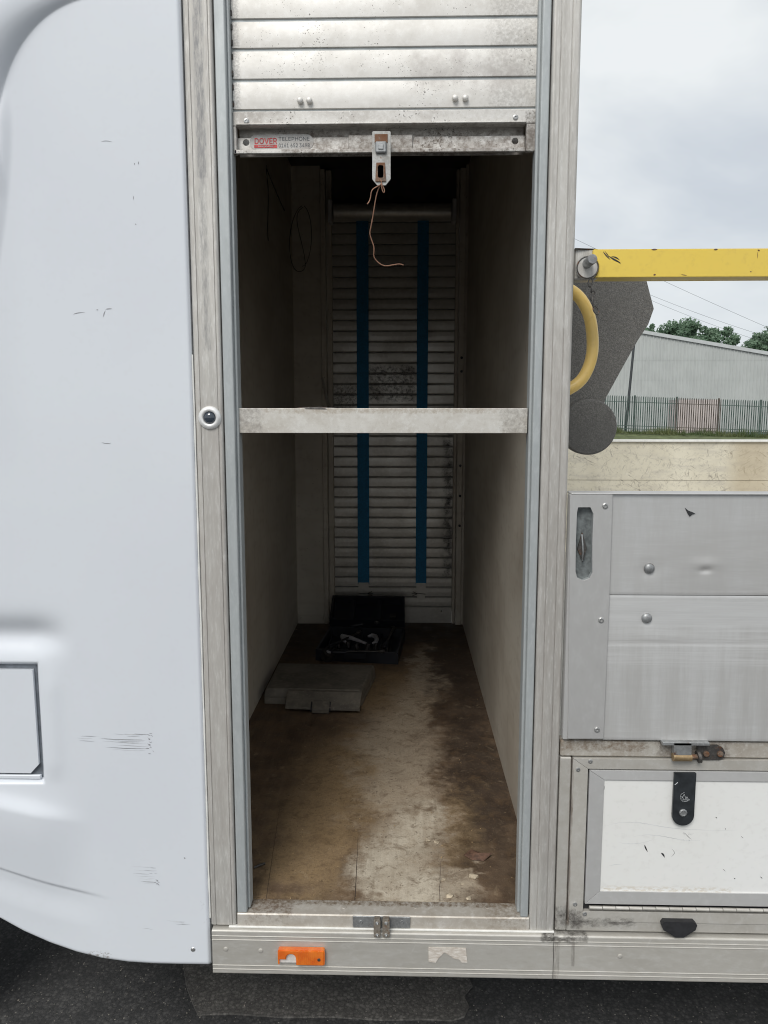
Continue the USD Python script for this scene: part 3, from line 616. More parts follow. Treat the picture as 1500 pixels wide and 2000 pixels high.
# -- cab fairing: a sculpted sheet
def sst(x, a, b):
    t = np.clip((x - a) / (b - a), 0, 1); return t * t * (3 - 2 * t)
FX0, FX1, FZ0, FZ1 = -1.16, -0.8175, 0.8545, 1.1200
def fairing_out(x, z):
    xc, zc = -0.607, 2.235; ax, az = 0.217, 0.262
    rr = np.sqrt(((x - xc) / ax) ** 2 + ((z - zc) / az) ** 2); s = (rr - 1) * 0.23
    ang = np.arctan2((z - zc) / az, -(x - xc) / ax)                # 0 = left, pi/2 = up
    w = 0.009 + 0.021 * sst(ang, 1.30, 0.35)
    A = 1.7 * w * sst(ang, 1.80, 1.20) * sst(ang, -0.45, 0.15)
    s = np.maximum(s, 0)
    out = A * (1 - np.exp(-(s / w)))
    xe = -0.797 - 0.075 * np.clip((2.27 - z) / 0.42, 0, 1) ** 1.5
    out += 0.006 * sst(x, xe + .004, xe - .02) * sst(z, 1.80, 1.95) * sst(z, 2.36, 2.26)
    out += 0.010 * sst(x, -0.78, -0.90) * sst(z, 1.5, 1.95) * sst(z, 2.35, 2.2)
    out -= 0.020 * np.exp(-((z - 1.188) / 0.036) ** 2) * sst(x, -0.715, -0.83)
    zc2 = 0.792 - 0.224 * (x + 0.918); u = z - zc2
    out += 0.019 * np.where(u > 0, 0.6 * np.exp(-(u / 0.026) ** 2) + 0.4 * np.exp(-(u / 0.07) ** 2), np.exp(-(u / 0.16) ** 2)) * sst(x, -0.695, -0.84)
    u3 = z - (0.643 - 0.365 * (x + 0.928) + 0.25 * (x + .928) ** 2)
    out -= 0.0050 * sst(u3, 0.004, -0.005) * sst(u3, -0.09, -0.02) * sst(x, -0.66, -0.80)
    inside = np.minimum(np.minimum(x - FX0, FX1 - x), np.minimum(z - FZ0, FZ1 - z))
    out -= 0.016 * sst(inside, -0.010, 0.004)
    out += 0.004 * np.exp(-((x + 0.785) / 0.022) ** 2) * sst(z, 0.84, 0.9) * sst(z, 1.14, 1.06)
    return out
zb_x = [-2.0, -1.75, -1.62, -1.35, -1.15, -1.03, -0.98, -0.937, -0.88, -0.82, -0.76, -0.70, -0.64, -0.58, -0.52, -0.44]
zb_z = [0.45, 0.45, 0.70, 0.82, 0.74, 0.62, 0.55, 0.508, 0.474, 0.446, 0.424, 0.409, 0.401, 0.398, 0.3975, 0.398]
gxs = np.r_[np.linspace(-2.0, -1.04, 50), np.linspace(-1.035, -0.4455, 210)]
def zb(x): return np.interp(x, zb_x, zb_z)
rows = 760
tt = np.linspace(0, 1, rows)
XX = np.repeat(gxs[:, None], rows, 1); ZB = zb(XX); ZZ = ZB + (TOP - ZB) * tt[None, :]
YY = -0.003 - fairing_out(XX, ZZ)
YY += 0.006 * np.clip(1 - (XX[:, :] - (-0.4455)) / -0.006, 0, 1) ** 2            # rolled edge at the post
YY += 0.010 * np.clip(1 - (ZZ - ZB) / 0.012, 0, 1) ** 2                           # rolled bottom edge
nc = len(gxs)
FVv = np.stack([XX, YY, ZZ], -1).reshape(-1, 3)
I = np.arange(nc * rows).reshape(nc, rows)
FFf = np.stack([I[:-1, :-1], I[1:, :-1], I[1:, 1:], I[:-1, 1:]], -1).reshape(-1, 4)
fm = MB().add(FVv, FFf)
bot = np.c_[gxs, YY[:, 0], ZZ[:, 0]]; bot2 = bot.copy(); bot2[:, 1] = 0.035; bot2[:, 2] += 0.002
n0 = len(gxs); fm.add(np.r_[bot, bot2], [(i, i + n0, i + n0 + 1, i + 1) for i in range(n0 - 1)])
rgt = np.c_[np.full(rows, gxs[-1]), YY[-1], ZZ[-1]]; rg2 = rgt.copy(); rg2[:, 1] = 0.03
fm.add(np.r_[rgt, rg2], [(i, i + 1, i + rows + 1, i + rows) for i in range(rows - 1)])
fairing = obj("cab_side_panel", fm, M["fairing"], truck, True, "white sculpted cab side panel with scuff marks")
flap = Polygon([(-1.15, 0.868), (-0.843, 0.868), (-0.8235, 0.889), (-0.8245, 1.1110), (-1.15, 1.1110)])
obj("flap", MB().xz(flap, 0.0005, 0.009), M["fairing"], fairing, False)
obj("flap_hinge_bar", MB().box(-1.15, -0.8205, -0.001, 0.008, 0.8545, 0.8635, 0.0015), M["fairing"], fairing)
obj("flap_gasket", MB().xz(Polygon([(-1.158, .856), (-.817, .856), (-.8185, 1.1205), (-1.158, 1.1205)]).difference(flap.buffer(.0008)), 0.0085, 0.0125), M["gasket"], fairing)
obj("bolt", rivet(MB(), -0.485, 0.442, -0.002, 0.0058, 0.003), M["chrome"], fairing, 30)
sr = random.Random(21)
for (px0, px1, py0, py1, n) in ((196, 292, 1433, 1466, 17), (142, 190, 1437, 1448, 4), (262, 308, 1688, 1728, 14), (318, 372, 1799, 1806, 4), (272, 300, 1812, 1815, 2)):
    for k in range(n):
        b = px1 - abs(sr.gauss(0, .15)) * (px1 - px0); a = b - (px1 - px0) * sr.uniform(.15, 1.0) * (.9 if n > 4 else .7); y = sr.uniform(py0, py1)
        obj("scuff", stroke([(max(a, px0 - 8), y - .04 * (b - a)), ((a + b) / 2, y - .01 * (b - a)), (b, y)], -.0036, sr.uniform(.0005, .0011)), M["pale_scratch"] if sr.random() < .65 else M["scuff_dark"], fairing)
for (cx, y0, y1, n) in ((293, 1432, 1474, 12), (308, 1716, 1728, 6)):
    for k in range(n):
        y = sr.uniform(y0, y1); x = cx + sr.gauss(0, 2.2); obj("scuff", stroke([(x - sr.uniform(2, 5), y), (x, y + sr.uniform(-1, 3)), (x + sr.uniform(0, 3), y + sr.uniform(0, 4))], -.0037, sr.uniform(.0007, .0018)), M["scuff_dark"], fairing)
for pts, w in (([(143, 614), (152, 611), (166, 610)], .0012), ([(188, 605), (192, 605)], .0018), ([(206, 604), (212, 603), (219, 603)], .0015), ([(206, 606), (203, 613), (202, 619)], .0015), ([(198, 864), (208, 866), (217, 865)], .0012), ([(197, 277), (207, 275), (219, 277)], .0009), ([(260, 382), (261, 390)], .0012), ([(262, 318), (263, 322)], .0014), ([(271, 315), (270, 321)], .0012), ([(264, 437), (266, 439)], .0018), ([(359, 1675), (362, 1677)], .003)):
    obj("scuff", stroke(pts, -.0036, w), M["scuff_dark"], fairing)
# sealant bead between panel and post
sb_ = MB(); zs = np.linspace(0.52, 1.80, 160)
sb_.tube(np.c_[-0.4435 + 0.0006 * (meshkit.noise(np.c_[zs * 9, zs * 0, zs * 0]) - .5), 0.001 + 0 * zs, zs], 0.0016 + 0.0009 * meshkit.noise(np.c_[zs * 30, zs * 0, zs * 0], 3), 6)
obj("sealant_bead", sb_, M["cream_lip"], truck, True)
cabm = MB().box(-2.0, -0.62, 0.04, 2.42, 0.85, 2.78, 0.03)
obj("cab_shell", cabm, M["fairing"], truck)

# -- corner posts
def post_profile(x0, x1, grooves, d=0.055, r=0.006):
    p = rrect(x0, x1, 0.0, d, r)
    for gx in grooves: p = p.difference(sbox(gx - .0009, -1, gx + .0009, 0.0016))
    return p
lp = post_profile(XL0, XL1 - 0.0015, [XL0 + 0.0125, XL0 + 0.050])
obj("corner_post", MB().xy(lp, 0.5035, TOP), M["post"], truck, False, "left aluminium corner post with dark scuffing near its top")
rp = post_profile(XR1 + 0.002, XR0, [XR1 + 0.0185, XR1 + 0.0405])
cp = obj("corner_post", MB().xy(rp, 0.5035, TOP), M["post"], truck, False, "right aluminium corner post with fine grooves")
gr_ = MB()
# -- guide rails
def rail_l(side):
    if side < 0: a, b, l0, l1 = XL1 + 0.0012, XL2 - 0.0045, XL2 - 0.0045, XL2 + 0.0012
    else: a, b, l0, l1 = XR2 + 0.0005, XR1 - 0.0005, XR2 - 0.0055, XR2 + 0.0005
    m = MB().xy(rrect(a, b, 0.0035, 0.05, 0.003), 0.5335, TOP)
    m.box(l0, l1, 0.016, 0.05, 0.536, TOP, .0012)
    return m
obj("guide_rail", rail_l(-1), M["galv"], truck, False)
obj("guide_rail", rail_l(1), M["galv"], truck, False)
obj("header", MB().box(XL0, XR0, 0.004, 0.06, 2.66, TOP), M["post"], truck)

# -- interior lining
obj("inner_wall", MB().box(-0.60, -0.575, 0.056, BACK, 0.50, 2.92), M["wall"], truck, False, "left inner wall of the locker")
obj("inner_wall", MB().box(0.325, 0.346, 0.056, BACK, 0.50, 2.92), M["wall"], truck, False, "right inner wall of the locker")
obj("jamb", MB().box(-0.60, XL0 + 0.05, 0.056, 0.075, 0.50, TOP), M["wall"], truck)
obj("jamb", MB().box(XR1 + 0.004, 0.347, 0.0555, 0.058, 0.50, TOP), M["wall"], truck)
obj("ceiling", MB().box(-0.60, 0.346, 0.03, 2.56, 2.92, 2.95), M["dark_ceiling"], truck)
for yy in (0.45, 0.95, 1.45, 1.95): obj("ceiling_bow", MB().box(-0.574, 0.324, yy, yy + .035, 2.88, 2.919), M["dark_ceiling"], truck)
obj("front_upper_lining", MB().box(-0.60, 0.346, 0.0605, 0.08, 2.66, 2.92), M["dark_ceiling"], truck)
obj("roller_drum", MB().cyl((-0.56, 0.22, 2.70), (0.32, 0.22, 2.70), 0.095, 28), M["rear_slat"], truck, 40, "rolled up front shutter on its drum")
obj("underfloor", MB().box(-0.60, 0.346, 0.06, 2.5, 0.40, 0.515), M["dark_steel"], truck)
bxs = [-0.575, -0.343, -0.1165, 0.0955, 0.325]
for i in range(4):
    obj("floor_board", MB().box(bxs[i] + .0001, bxs[i + 1] - .0001, 0.0505, BACK, 0.516, ZF - 0.0001 * (i % 2)), M["floor"], truck)

for (xa, ya), (xb, yb), w in (((-.111, .052), (-.121, .33), .0022), ((.089, .052), (.098, .22), .0014), ((-.322, .052), (-.36, .50), .0013)):
    nn = 24; t_ = np.linspace(0, 1, nn); wob = .0016 * (meshkit.noise(np.c_[t_ * 9, t_ * 0 + xa * 7, t_ * 0], 2) - .5)
    V = []
    for sgn in (-1, 1): V += [(xa + (xb - xa) * t + q + sgn * w * .5 * (1 - t) ** .5, ya + (yb - ya) * t, ZF + .0003) for t, q in zip(t_, wob)]
    obj("seam", MB().add(V, [(i, i + 1, nn + i + 1, nn + i) for i in range(nn - 1)]), M["dark_dirt"], truck)
# crumbs of dirt on the floor
cb = MB()
cr = random.Random(9)
for k in range(1500):
    if k < 620: x, y = cr.gauss(-0.19, 0.11), abs(cr.gauss(0.5, 0.25))
    elif k < 820: x, y = cr.gauss(0.0, 0.09), cr.gauss(1.32, 0.13)
    elif k < 960: x, y = cr.gauss(0.18, 0.05), abs(cr.gauss(0.4, 0.2))
    else: x, y = cr.uniform(-0.56, 0.31), cr.uniform(0.055, 2.3)
    if not (-0.57 < x < 0.32 and 0.053 < y < 2.4): continue
    s = cr.choice((0.0007, 0.0009, 0.0011, 0.0016, 0.0024)) * cr.uniform(.7, 1.2)
    a = [(x + cr.uniform(-s, s), y + cr.uniform(-s, s), ZF - 0.0008 + (0 if j < 3 else s * cr.uniform(.6, 1.6))) for j in range(5)]
    cb.add(a, [(0, 1, 3), (1, 2, 3), (2, 0, 3), (0, 1, 4), (1, 2, 4), (2, 0, 4)])
tag(obj("dirt_crumbs", cb, M["crumb"]), "loose ochre dirt crumbs strewn over the locker floor", "dirt", kind="stuff")

# -- rear shutter
rs = obj("rear_shutter", MB().box(-0.376, 0.268, BACK + 0.004, BACK + 0.012, 0.60, 2.72), M["dark_gap"], truck, False, "closed rear roller shutter seen from inside")
pitch = 0.05475; z = 0.6235; slat_prof = lambda z0, z1, y, bow: Polygon([(y + .003, z0), (y - bow * .6, z0 + .004), (y - bow, (z0 + z1) / 2), (y - bow * .6, z1 - .004), (y + .003, z1)])
while z < 2.66:
    obj("slat", MB().yz(slat_prof(z + .0026, z + pitch - .0026, BACK, 0.0016), -0.372, 0.264), M["rear_slat"], rs); z += pitch
br = rrect(-0.372, 0.264, 0.5365, 0.6235, .002)
for h in ((668, 1191), (862, 1192)):
    hx, hz = xz(*h, BACK); br = br.difference(Point(hx, hz).buffer(0.0045))
obj("rear_bottom_rail", MB().xz(br, BACK - .012, BACK + .003), M["rear_slat"], rs)
for sx0, sx1 in ((-0.246, -0.184), (0.0685, 0.126)):
    st = obj("lifting_strap", MB().box(sx0, sx1, BACK - .0165, BACK - .0135, 0.752, 2.70), M["strap"], truck, False, "blue webbing strap running down the rear shutter")
    obj("strap_end", MB().box(sx0 + .003, sx1 - .003, BACK - .0175, BACK - .0165, 0.70, 0.760).box(sx0 + .008, sx1 - .006, BACK - .018, BACK - .0165, 0.665, 0.699), M["rear_slat"], st)
    tie = MB(); s = 1 if sx0 < 0 else -1; cx = sx1 if s > 0 else sx0
    for a, b in ((.015, .012), (.018, -.012), (.022, .002)): tie.tube([(cx - s * .01, BACK - .019, .700), (cx + s * a, BACK - .02, .700 + b)], .0014, 5)
    tie.tube([(sx0 + .004, BACK - .019, .702), (sx1 - .004, BACK - .019, .699)], .0016, 5)
    obj("cable_tie", tie, M["rubber"], st)
obj("rear_drum", MB().cyl((-0.355, BACK - .06, 2.685), (0.235, BACK - .06, 2.685), 0.042, 24), M["rear_slat"], truck, 40, "horizontal roller tube above the rear shutter")
obj("drum_bracket", MB().box(-0.385, -0.362, BACK - .10, BACK - .02, 2.63, 2.74, .004), M["trim"], truck)
obj("drum_bracket", MB().box(0.240, 0.262, BACK - .10, BACK - .02, 2.63, 2.74, .004), M["trim"], truck)
for x0, x1, y0 in ((-0.428, -0.4025, 2.43), (-0.4005, -0.3725, 2.455), (0.266, 0.2805, 2.455), (0.2825, 0.3125, 2.43)):
    obj("rear_guide", MB().box(x0, x1, y0, BACK + .02, 0.5355, 2.90, .003), M["wall"], truck)
obj("rear_panel", MB().box(-0.575, -0.430, 2.445, BACK + .02, 0.5355, 2.919), M["wall"], truck, False, "white return panel left of the rear shutter")
obj("rear_panel", MB().box(0.314, 0.3249, 2.445, BACK + .02, 0.5355, 2.919), M["wall"], truck)
obj("rear_header", MB().box(-0.44, 0.324, BACK + .02, BACK + .04, 2.70, 2.92), M["dark_ceiling"], truck)
obj("skirting", MB().box(-0.572, -0.432, 2.437, 2.444, 0.5362, 0.582, .001), M["wall"], truck)
obj("brace", MB().tube([(-0.425, 2.43, 1.86), (-0.405, 2.425, 1.76), (-0.385, 2.425, 1.70)], .008, 6), M["rear_slat"], truck)
for zz in (1.96, 1.89, 1.40, 1.24, 1.08): obj("guide_bolt", rivet(MB(), 0.300, zz, 2.429, .007, .006), M["lock_black"], truck, 30)
obj("wall_hook", MB().tube([(0.325, 0.16, 1.985), (0.314, 0.16, 1.987), (0.312, 0.16, 1.977)], .004, 6), M["dark_steel"], truck)

# -- front shutter
SY = 0.032
def zs_(py, px=750): return at(px, py, SY)[2]
fs = obj("front_shutter", MB().box(XL2 + .001, XR2 - .001, SY + .004, SY + .016, zs_(216.5) - .006, 2.66), M["galv"], truck, False, "raised front roller shutter")
def zs_(py, px=750): return at(px, py, SY)[2]
L_ = [zs_(213.5), zs_(154), zs_(93.5), zs_(35.5)]; L_ += [L_[-1] + 0.0575 * k for k in (1, 2, 3)]
cr = random.Random(3)
for i in range(len(L_) - 1):
    a, b = L_[i] + .0019, L_[i + 1] - .0019
    tl = 0.0; 
    m = MB().yz(Polygon([(SY + .009, a), (SY + .001, a + .0015), (SY + .0002, a + .012), (SY - .0004, (a + b) / 2), (SY + .0002, b - .012), (SY + .001, b - .0015), (SY + .009, b)]), 0, 1)
    v, f = m.get(); x0, x1 = XL2 + .002 + cr.uniform(0, .0012), XR2 - .0015 - cr.uniform(0, .0012)
    v[:, 0] = x0 + v[:, 0] * (x1 - x0)
    m2 = MB().add(v, f)
    sl = obj("slat", m2, M["slat"], fs, 50)
    for s in (-1, 1):
        e = x0 if s < 0 else x1
        obj("end_lock", MB().box(e - .0022, e + .0022, SY - .002, SY + .008, a + .006, a + .017, .001).box(e - .0022, e + .0022, SY - .002, SY + .008, b - .017, b - .006, .001), M["dark_steel"], fs)
for px, py in ((586, 196), (604, 196), (889, 191), (909, 191)):
    x, zz = xz(px, py, SY - .005); obj("bolt", rivet(MB(), x, zz, SY - .0035, 0.0062, .006), M["slat"], fs, 30)
zb0, zt0 = zs_(299), zs_(216.5); pz0, pz1 = zs_(291), zs_(245)
pl = MB()
XA, XB = XL2 + .0015, XR2 - .0015
pl.box(XA, XB, SY - .004, SY + .009, pz1, zt0, .0012)                      # upper strip
pl.box(XA + .0015, XB - .022, SY - .004, SY + .004, zb0, pz0, .0010)       # lower lip
pl.box(XB - .0215, XB, SY - .004, SY + .009, zb0, pz1 - .0003, .0012)      # solid right end
pl.box(XA, XA + .0065, SY - .004, SY + .009, zb0 + .0, pz1 - .0003, .0012) # left end
brl = obj("bottom_rail", pl, M["bottom_rail"], fs)
fold = MB(); fold.box(XA + .007, XB - .022, SY - .0095, SY + .0085, pz1 + .0004, pz1 + .0032, .0008)
obj("rail_lip", fold, M["bottom_rail"], fs)
zmid_ = zs_(263)
back_ = sbox(XA + .006, pz0 - .004, XB - .0217, zmid_)
holes = [xz(481, 279, SY + .014), xz(1006, 276, SY + .014), xz(686, 272, SY + .014), xz(803, 272, SY + .014)]
for (hx, hz), hr in zip(holes, (.0066, .0066, .0050, .0050)): back_ = back_.difference(Point(hx, hz).buffer(hr))
obj("rail_back", MB().xz(back_, SY + .0125, SY + .0145), M["bottom_rail"], fs)
obj("rail_recess", MB().box(XA + .006, XB - .0217, SY + .030, SY + .032, pz0 - .004, pz1 + .004).box(XA + .006, XB - .0217, SY + .0090, SY + .0298, pz1 + .0035, pz1 + .0055), M["bottom_rail"], fs)
for px, py in ((481, 236), (1007, 229)):
    x, zz = xz(px, py, SY - .005); obj("rivet", screw(MB(), x, zz, SY - .0038, .0056, .0022), M["rivet"], fs, 30)
lb0, lb1 = xz(680, 286, SY)[0], xz(806, 286, SY)[0]
obj("latch_bracket", MB().box(lb0, lb1, SY + .0085, SY + .0122, zs_(289), zs_(260), .001), M["bottom_rail"], fs)

# sticker with print
k0x, k0z = xz(488, 293, SY + .012); k1x, k1z = xz(612, 262, SY + .012)
obj("sticker", MB().xz(rrect(k0x, k1x, k0z, k1z, (k1z - k0z) * .49, 8), SY + .0117, SY + .0124), M["paper"], fs)
def text(s, x, z, h, y, width=None, bold=False, depth=0.0004):
    t = meshkit.text_mesh(s, h, depth, bold); v = np.array(t.vertices)
    if width: v[:, 0] *= width / v[:, 0].max()
    return MB().add(np.c_[v[:, 0] + x, y - v[:, 2], v[:, 1] + z], np.array(t.faces))
ys = SY + .0116; W_ = k1x - k0x; H_ = k1z - k0z
obj("red_lettering", text("DOVER", k0x + .07 * W_, k0z + .40 * H_, .36 * H_, ys, .36 * W_, True), M["red_print"], fs)
obj("red_bar", MB().box(k0x + .07 * W_, k0x + .43 * W_, ys - .0004, ys, k0z + .12 * H_, k0z + .33 * H_), M["red_print"], fs)
obj("white_lettering", text("Roller Shutters", k0x + .13 * W_, k0z + .18 * H_, .10 * H_, ys - .0005, .24 * W_), M["paper"], fs)
obj("grey_lettering", text("TELEPHONE", k0x + .45 * W_, k0z + .58 * H_, .24 * H_, ys, .49 * W_), M["grey_print"], fs)
obj("grey_lettering", text("0161 652 3498", k0x + .45 * W_, k0z + .16 * H_, .24 * H_, ys, .49 * W_), M["grey_print"], fs)

# latch plate with slot
LY = -0.006
lx0, lz0 = xz(727, 362, LY); lx1, lz1 = xz(763, 256, LY)
plate = Polygon([(lx0, lz1), (lx1, lz1), (lx1, lz0 + .012), (lx1 - .010, lz0), (lx0 + .010, lz0), (lx0, lz0 + .012)]).buffer(-.003).buffer(.003)
s0, s1 = xz(734, 354, LY), xz(753, 319, LY); slot = rrect(s0[0] + .0045, s1[0] - .0045, s0[1] + .006, s1[1] - .004, .003)
obj("latch", MB().xz(plate.difference(slot.buffer(.0012)), LY, LY + .0045).box(lx0 + .002, lx1 - .002, LY + .0048, SY + .004, lz1 - .022, lz1 - .001, .001), M["latch"], fs)
rim = Polygon([(s0[0], s0[1]), (s1[0], s0[1]), (s1[0] - .002, s1[1]), (s0[0] + .002, s1[1])]).buffer(.001)
obj("slot_rim", MB().xz(rim.difference(slot), LY - .0022, LY - .0002), M["rusty"], fs)
q0, q1 = xz(733, 300, LY), xz(755, 277, LY)
obj("square_bolt", MB().box(q0[0], q1[0], LY - .006, LY - .0003, q0[1], q1[1], .0022).box(q0[0] + .006, q1[0] - .006, LY - .0075, LY - .006, q0[1] + .006, q1[1] - .006, .0007), M["zinc"], fs)
obj("latch_rust_plate", MB().box(lx0 + .005, lx1 - .006, LY - .0014, LY - .0002, lz1 - .022, lz1 - .006), M["rusty"], fs)

# wire hanging from the latch
wt = thing("wire", "rusty bent wire dangling from the shutter latch", "wire")
def wire(pxs, ys, r):
    P = np.array([at(px, py, y) for (px, py), y in zip(pxs, ys)])
    s = np.linspace(0, len(P) - 1, 6 * len(P)); from_ = np.arange(len(P))
    from scipy.interpolate import CubicSpline
    return MB().tube(CubicSpline(from_, P)(s), r, 7)
w2 = [(743, 348), (744, 360), (737, 375), (731, 405), (725, 440), (723, 460), (730, 482), (730, 499), (737, 511), (751, 519), (770, 517), (788, 518)]
obj("strand", wire(w2, [-.003 + .004 * k for k in range(len(w2))], .0013), M["wire"], wt, True)
w1 = [(742, 351), (741, 362), (728, 370), (724, 383), (717, 399)]
obj("strand", wire(w1, [-.009, -.010, -.012, -.013, -.014], .0012), M["wire"], wt, True)
w3 = [(745, 352), (747, 362), (751, 372), (749, 376), (746, 368), (745, 358)]
obj("strand", wire(w3, [-.010] * 6, .0011), M["wire"], wt, True)

# cross beam
bz0, bz1 = at(750, 846, .022)[2], at(750, 797, .022)[2]
beam = Polygon([(.022, bz0), (.058, bz0), (.058, bz0 + .004), (.026, bz0 + .004), (.026, bz1 - .004), (.066, bz1 - .004), (.066, bz1), (.022, bz1)]).buffer(-.0008).buffer(.0008)
bxa, bxb = at(468, 820, .022)[0] - .003, at(1030, 820, .022)[0]
bm2 = MB(); v, f = MB().yz(beam, 0, 1).get()
segs = 24
obj("crossbar", MB().yz(beam, bxa, bxb), M["beam"], truck, False, "scratched aluminium crossbar across the locker opening")
obj("crossbar_end", MB().box(bxa - .004, bxa + .02, .060, .075, bz0, bz1 - .006), M["dark_steel"], truck)
obj("crossbar_end", MB().box(bxb - .02, bxb + .010, .060, .075, bz0, bz1 - .006), M["dark_steel"], truck)
tn = MB(); tx0, tx1 = at(580, 795, .03)[0], at(655, 795, .03)[0]
tn.hull([(tx0, .024, bz1 + .0006), (tx1, .024, bz1 + .0006), (tx0 + .02, .05, bz1 + .0006), (tx1 - .02, .055, bz1 + .0006), (tx0 + .03, .022, bz1 + .0022), (tx1 - .03, .022, bz1 + .0026), (tx0 + .02, .0215, bz1 - .002), (tx1 - .02, .0215, bz1 - .003)])
obj("torn_tape", tn, M["dark_steel"], truck)

# round lock button on the left post
bc = xz(409, 816, -.004)
btn = obj("push_lock", MB().lathe_y(bc[0], bc[1], [(.0243, 0.0), (.0243, -.002), (.0228, -.0045), (.0195, -.0062), (.0165, -.0066), (.0145, -.0055), (.0132, -.0040), (.0128, -.0005)], 40), M["satin"], truck, 40, "round satin push lock on the left post")
obj("lock_lens", MB().lathe_y(bc[0], bc[1], [(.0128, -.001), (.0122, -.0035), (.0095, -.0062), (.0055, -.0078), (.0001, -.0083)], 32), M["lens_dark"], btn, True)

# -- sill
def sill_profile():
    p = rrect(-0.0125, 0.06, 0.389, 0.4985, 0.0045)
    for z in (0.4845, 0.4752, 0.4113, 0.4015): p = p.union(Point(-0.0125, z).buffer(0.0011, quad_segs=3))
    return p
obj("sill_rail", MB().yz(sill_profile(), -0.4375, 0.3455), M["sill"], truck)
obj("sill_rail", MB().yz(sill_profile(), 0.3468, 3.3), M["sill"], truck)
for px, py in ((441, 1854), (509, 1857), (1211, 1868)):
    x, zz = xz(px, py, -.013); obj("rivet", rivet(MB(), x, zz, -.0124, .0056, .0022), M["sill"], truck, 30)
obj("sill_seal", MB().box(-0.40, 0.348, -0.004, 0.004, 0.4987, 0.5028, .0008), M["cream_lip"], truck)
stp = MB().yz(Polygon([(-.0005, .5030), (.0015, .529), (.004, .5315), (.050, .5348), (.050, .518), (.020, .510), (.020, .5030)]), XL1 + .0015, XR1 + .0015)
step = obj("step", stp, M["step"], truck)
for px in (672, 812, 952):
    p = on(px, 1772, .533); obj("dimple", MB().lathe_y(p[0], 0, [(.006, 0), (.0055, -.0008), (.002, -.001), (.0001, -.001)], 16).__class__().add(*(lambda vf: (np.c_[vf[0][:, 0], p[1] + vf[0][:, 2], .5335 - vf[0][:, 1]], vf[1]))(MB().lathe_y(p[0], 0, [(.006, 0), (.0055, -.0008), (.002, -.001), (.0001, -.001)], 16).get())), M["step"], step)
k0, k1 = xz(689, 1811, -.003), xz(801, 1791, -.003)
keep = obj("latch_keep", MB().box(k0[0], k1[0], -.0035, -.0008, k0[1], k1[1], .0008), M["zinc"], truck)
for px in (705, 785):
    x, zz = xz(px, 1801, -.004); obj("screw", screw(MB(), x, zz, -.0034, .0048, .0018), M["zinc"], keep, 30)
for a, b in ((730, 743), (747, 761)):
    c0, c1 = xz(a, 1829, -.018), xz(b, 1795, -.018)
    obj("keep_bracket", MB().xz(rrect(c0[0], c1[0], c0[1], c1[1], .004), -.021, -.0162).box(c0[0] + .001, c1[0] - .001, -.0165, -.0037, c0[1] + .018, c1[1] - .003, .001), M["bracket"], keep)
    for zz in (c0[1] + .006, c1[1] - .008): obj("screw", screw(MB(), (c0[0] + c1[0]) / 2, zz, -.0208, .0040, .0018), M["chrome"], keep, 30)

# side marker lamp
a0, a1 = xz(543, 1884, -.024), xz(634, 1856, -.024)
mk = obj("side_marker", MB().xz(rrect(a0[0] + .0015, a1[0] - .0015, a0[1] + .0015, a1[1] - .0015, .004), -.0185, -.0137), M["white_plastic"], truck, False, "amber side marker lamp with a broken corner")
Lw = a1[0] - a0[0]; Lh = a1[1] - a0[1]
bite = unary_union([Point(a0[0] + .28 * Lw, a0[1] + .42 * Lh).buffer(.30 * Lh), sbox(a0[0] + .03 * Lw, a0[1] - 1, a0[0] + .39 * Lw, a0[1] + .36 * Lh)])
lens = rrect(a0[0], a1[0], a0[1], a1[1], .005).difference(bite)
obj("amber_lens", MB().xz(lens, -.0245, -.0138), M["amber"], mk)
obj("amber_lens", MB().xz(lens.buffer(-.0022), -.0268, -.0246), M["amber"], mk)
rb = MB()
for k in range(13):
    xr = a0[0] + (.44 + .041 * k) * Lw
    if xr < a1[0] - .022: rb.box(xr, xr + .0014, -.0274, -.0267, a0[1] + .004, a1[1] - .004)
obj("lens_rib", rb, M["amber"], mk)
obj("lamp_screw", screw(MB(), a1[0] - .013, a0[1] + .42 * Lh, -.0268, .0038, .0015), M["dark_steel"], mk, 30)
obj("lamp_screw", screw(MB(), a0[0] + .012, a0[1] + .45 * Lh, -.0188, .0045, .0025), M["dark_steel"], mk, 30)

# torn white sticker on the sill
tp = [(837, 1850), (910, 1852), (913, 1880), (902, 1880), (897, 1874), (886, 1872), (880, 1867), (868, 1860), (861, 1867), (856, 1872), (851, 1880), (837, 1878)]
obj("torn_sticker", MB().xz(Polygon([xz(*q, -.0135) for q in tp]), -.0142, -.0127), M["torn_paper"], truck, False, "torn remains of a pale sticker on the sill")

# -- deck side locker (lower right)
XE = 3.25
obj("locker_strip", MB().box(0.3505, 0.3755, -0.001, 0.02, 0.5045, 0.9205, .002), M["frame"], truck)
obj("locker_strip", MB().box(0.3760, XE, -0.002, 0.02, 0.5045, 0.5275, .0015), M["frame"], truck)
ox0, oz0, oz1, iw = 0.3770, 0.529, 0.9205, 0.0245
def mitred(x0, x1, z0, z1, wl, wt, wb):
    a, b, c, d = (x0 + wl, z0 + wb), (x0 + wl, z1 - wt), (x1 - wl, z1 - wt), (x1 - wl, z0 + wb)
    return [Polygon(q).buffer(-.0003) for q in ([(x0, z0), a, b, (x0, z1)], [(x0, z1), b, c, (x1, z1)], [(x1, z1), c, d, (x1, z0)], [(x0, z0), (x1, z0), d, a])]
for p in mitred(ox0, XE, oz0, oz1, 0.0345, iw, 0.026): obj("surround_frame", MB().xz(p, -.0045, .015), M["frame"], truck)
obj("door_recess", MB().box(ox0 + .032, XE - .032, 0.0055, 0.0150, oz0 + .026, oz1 - iw), M["rubber"], truck)
dx0, dz0, dz1 = 0.4142, 0.5745, 0.8940
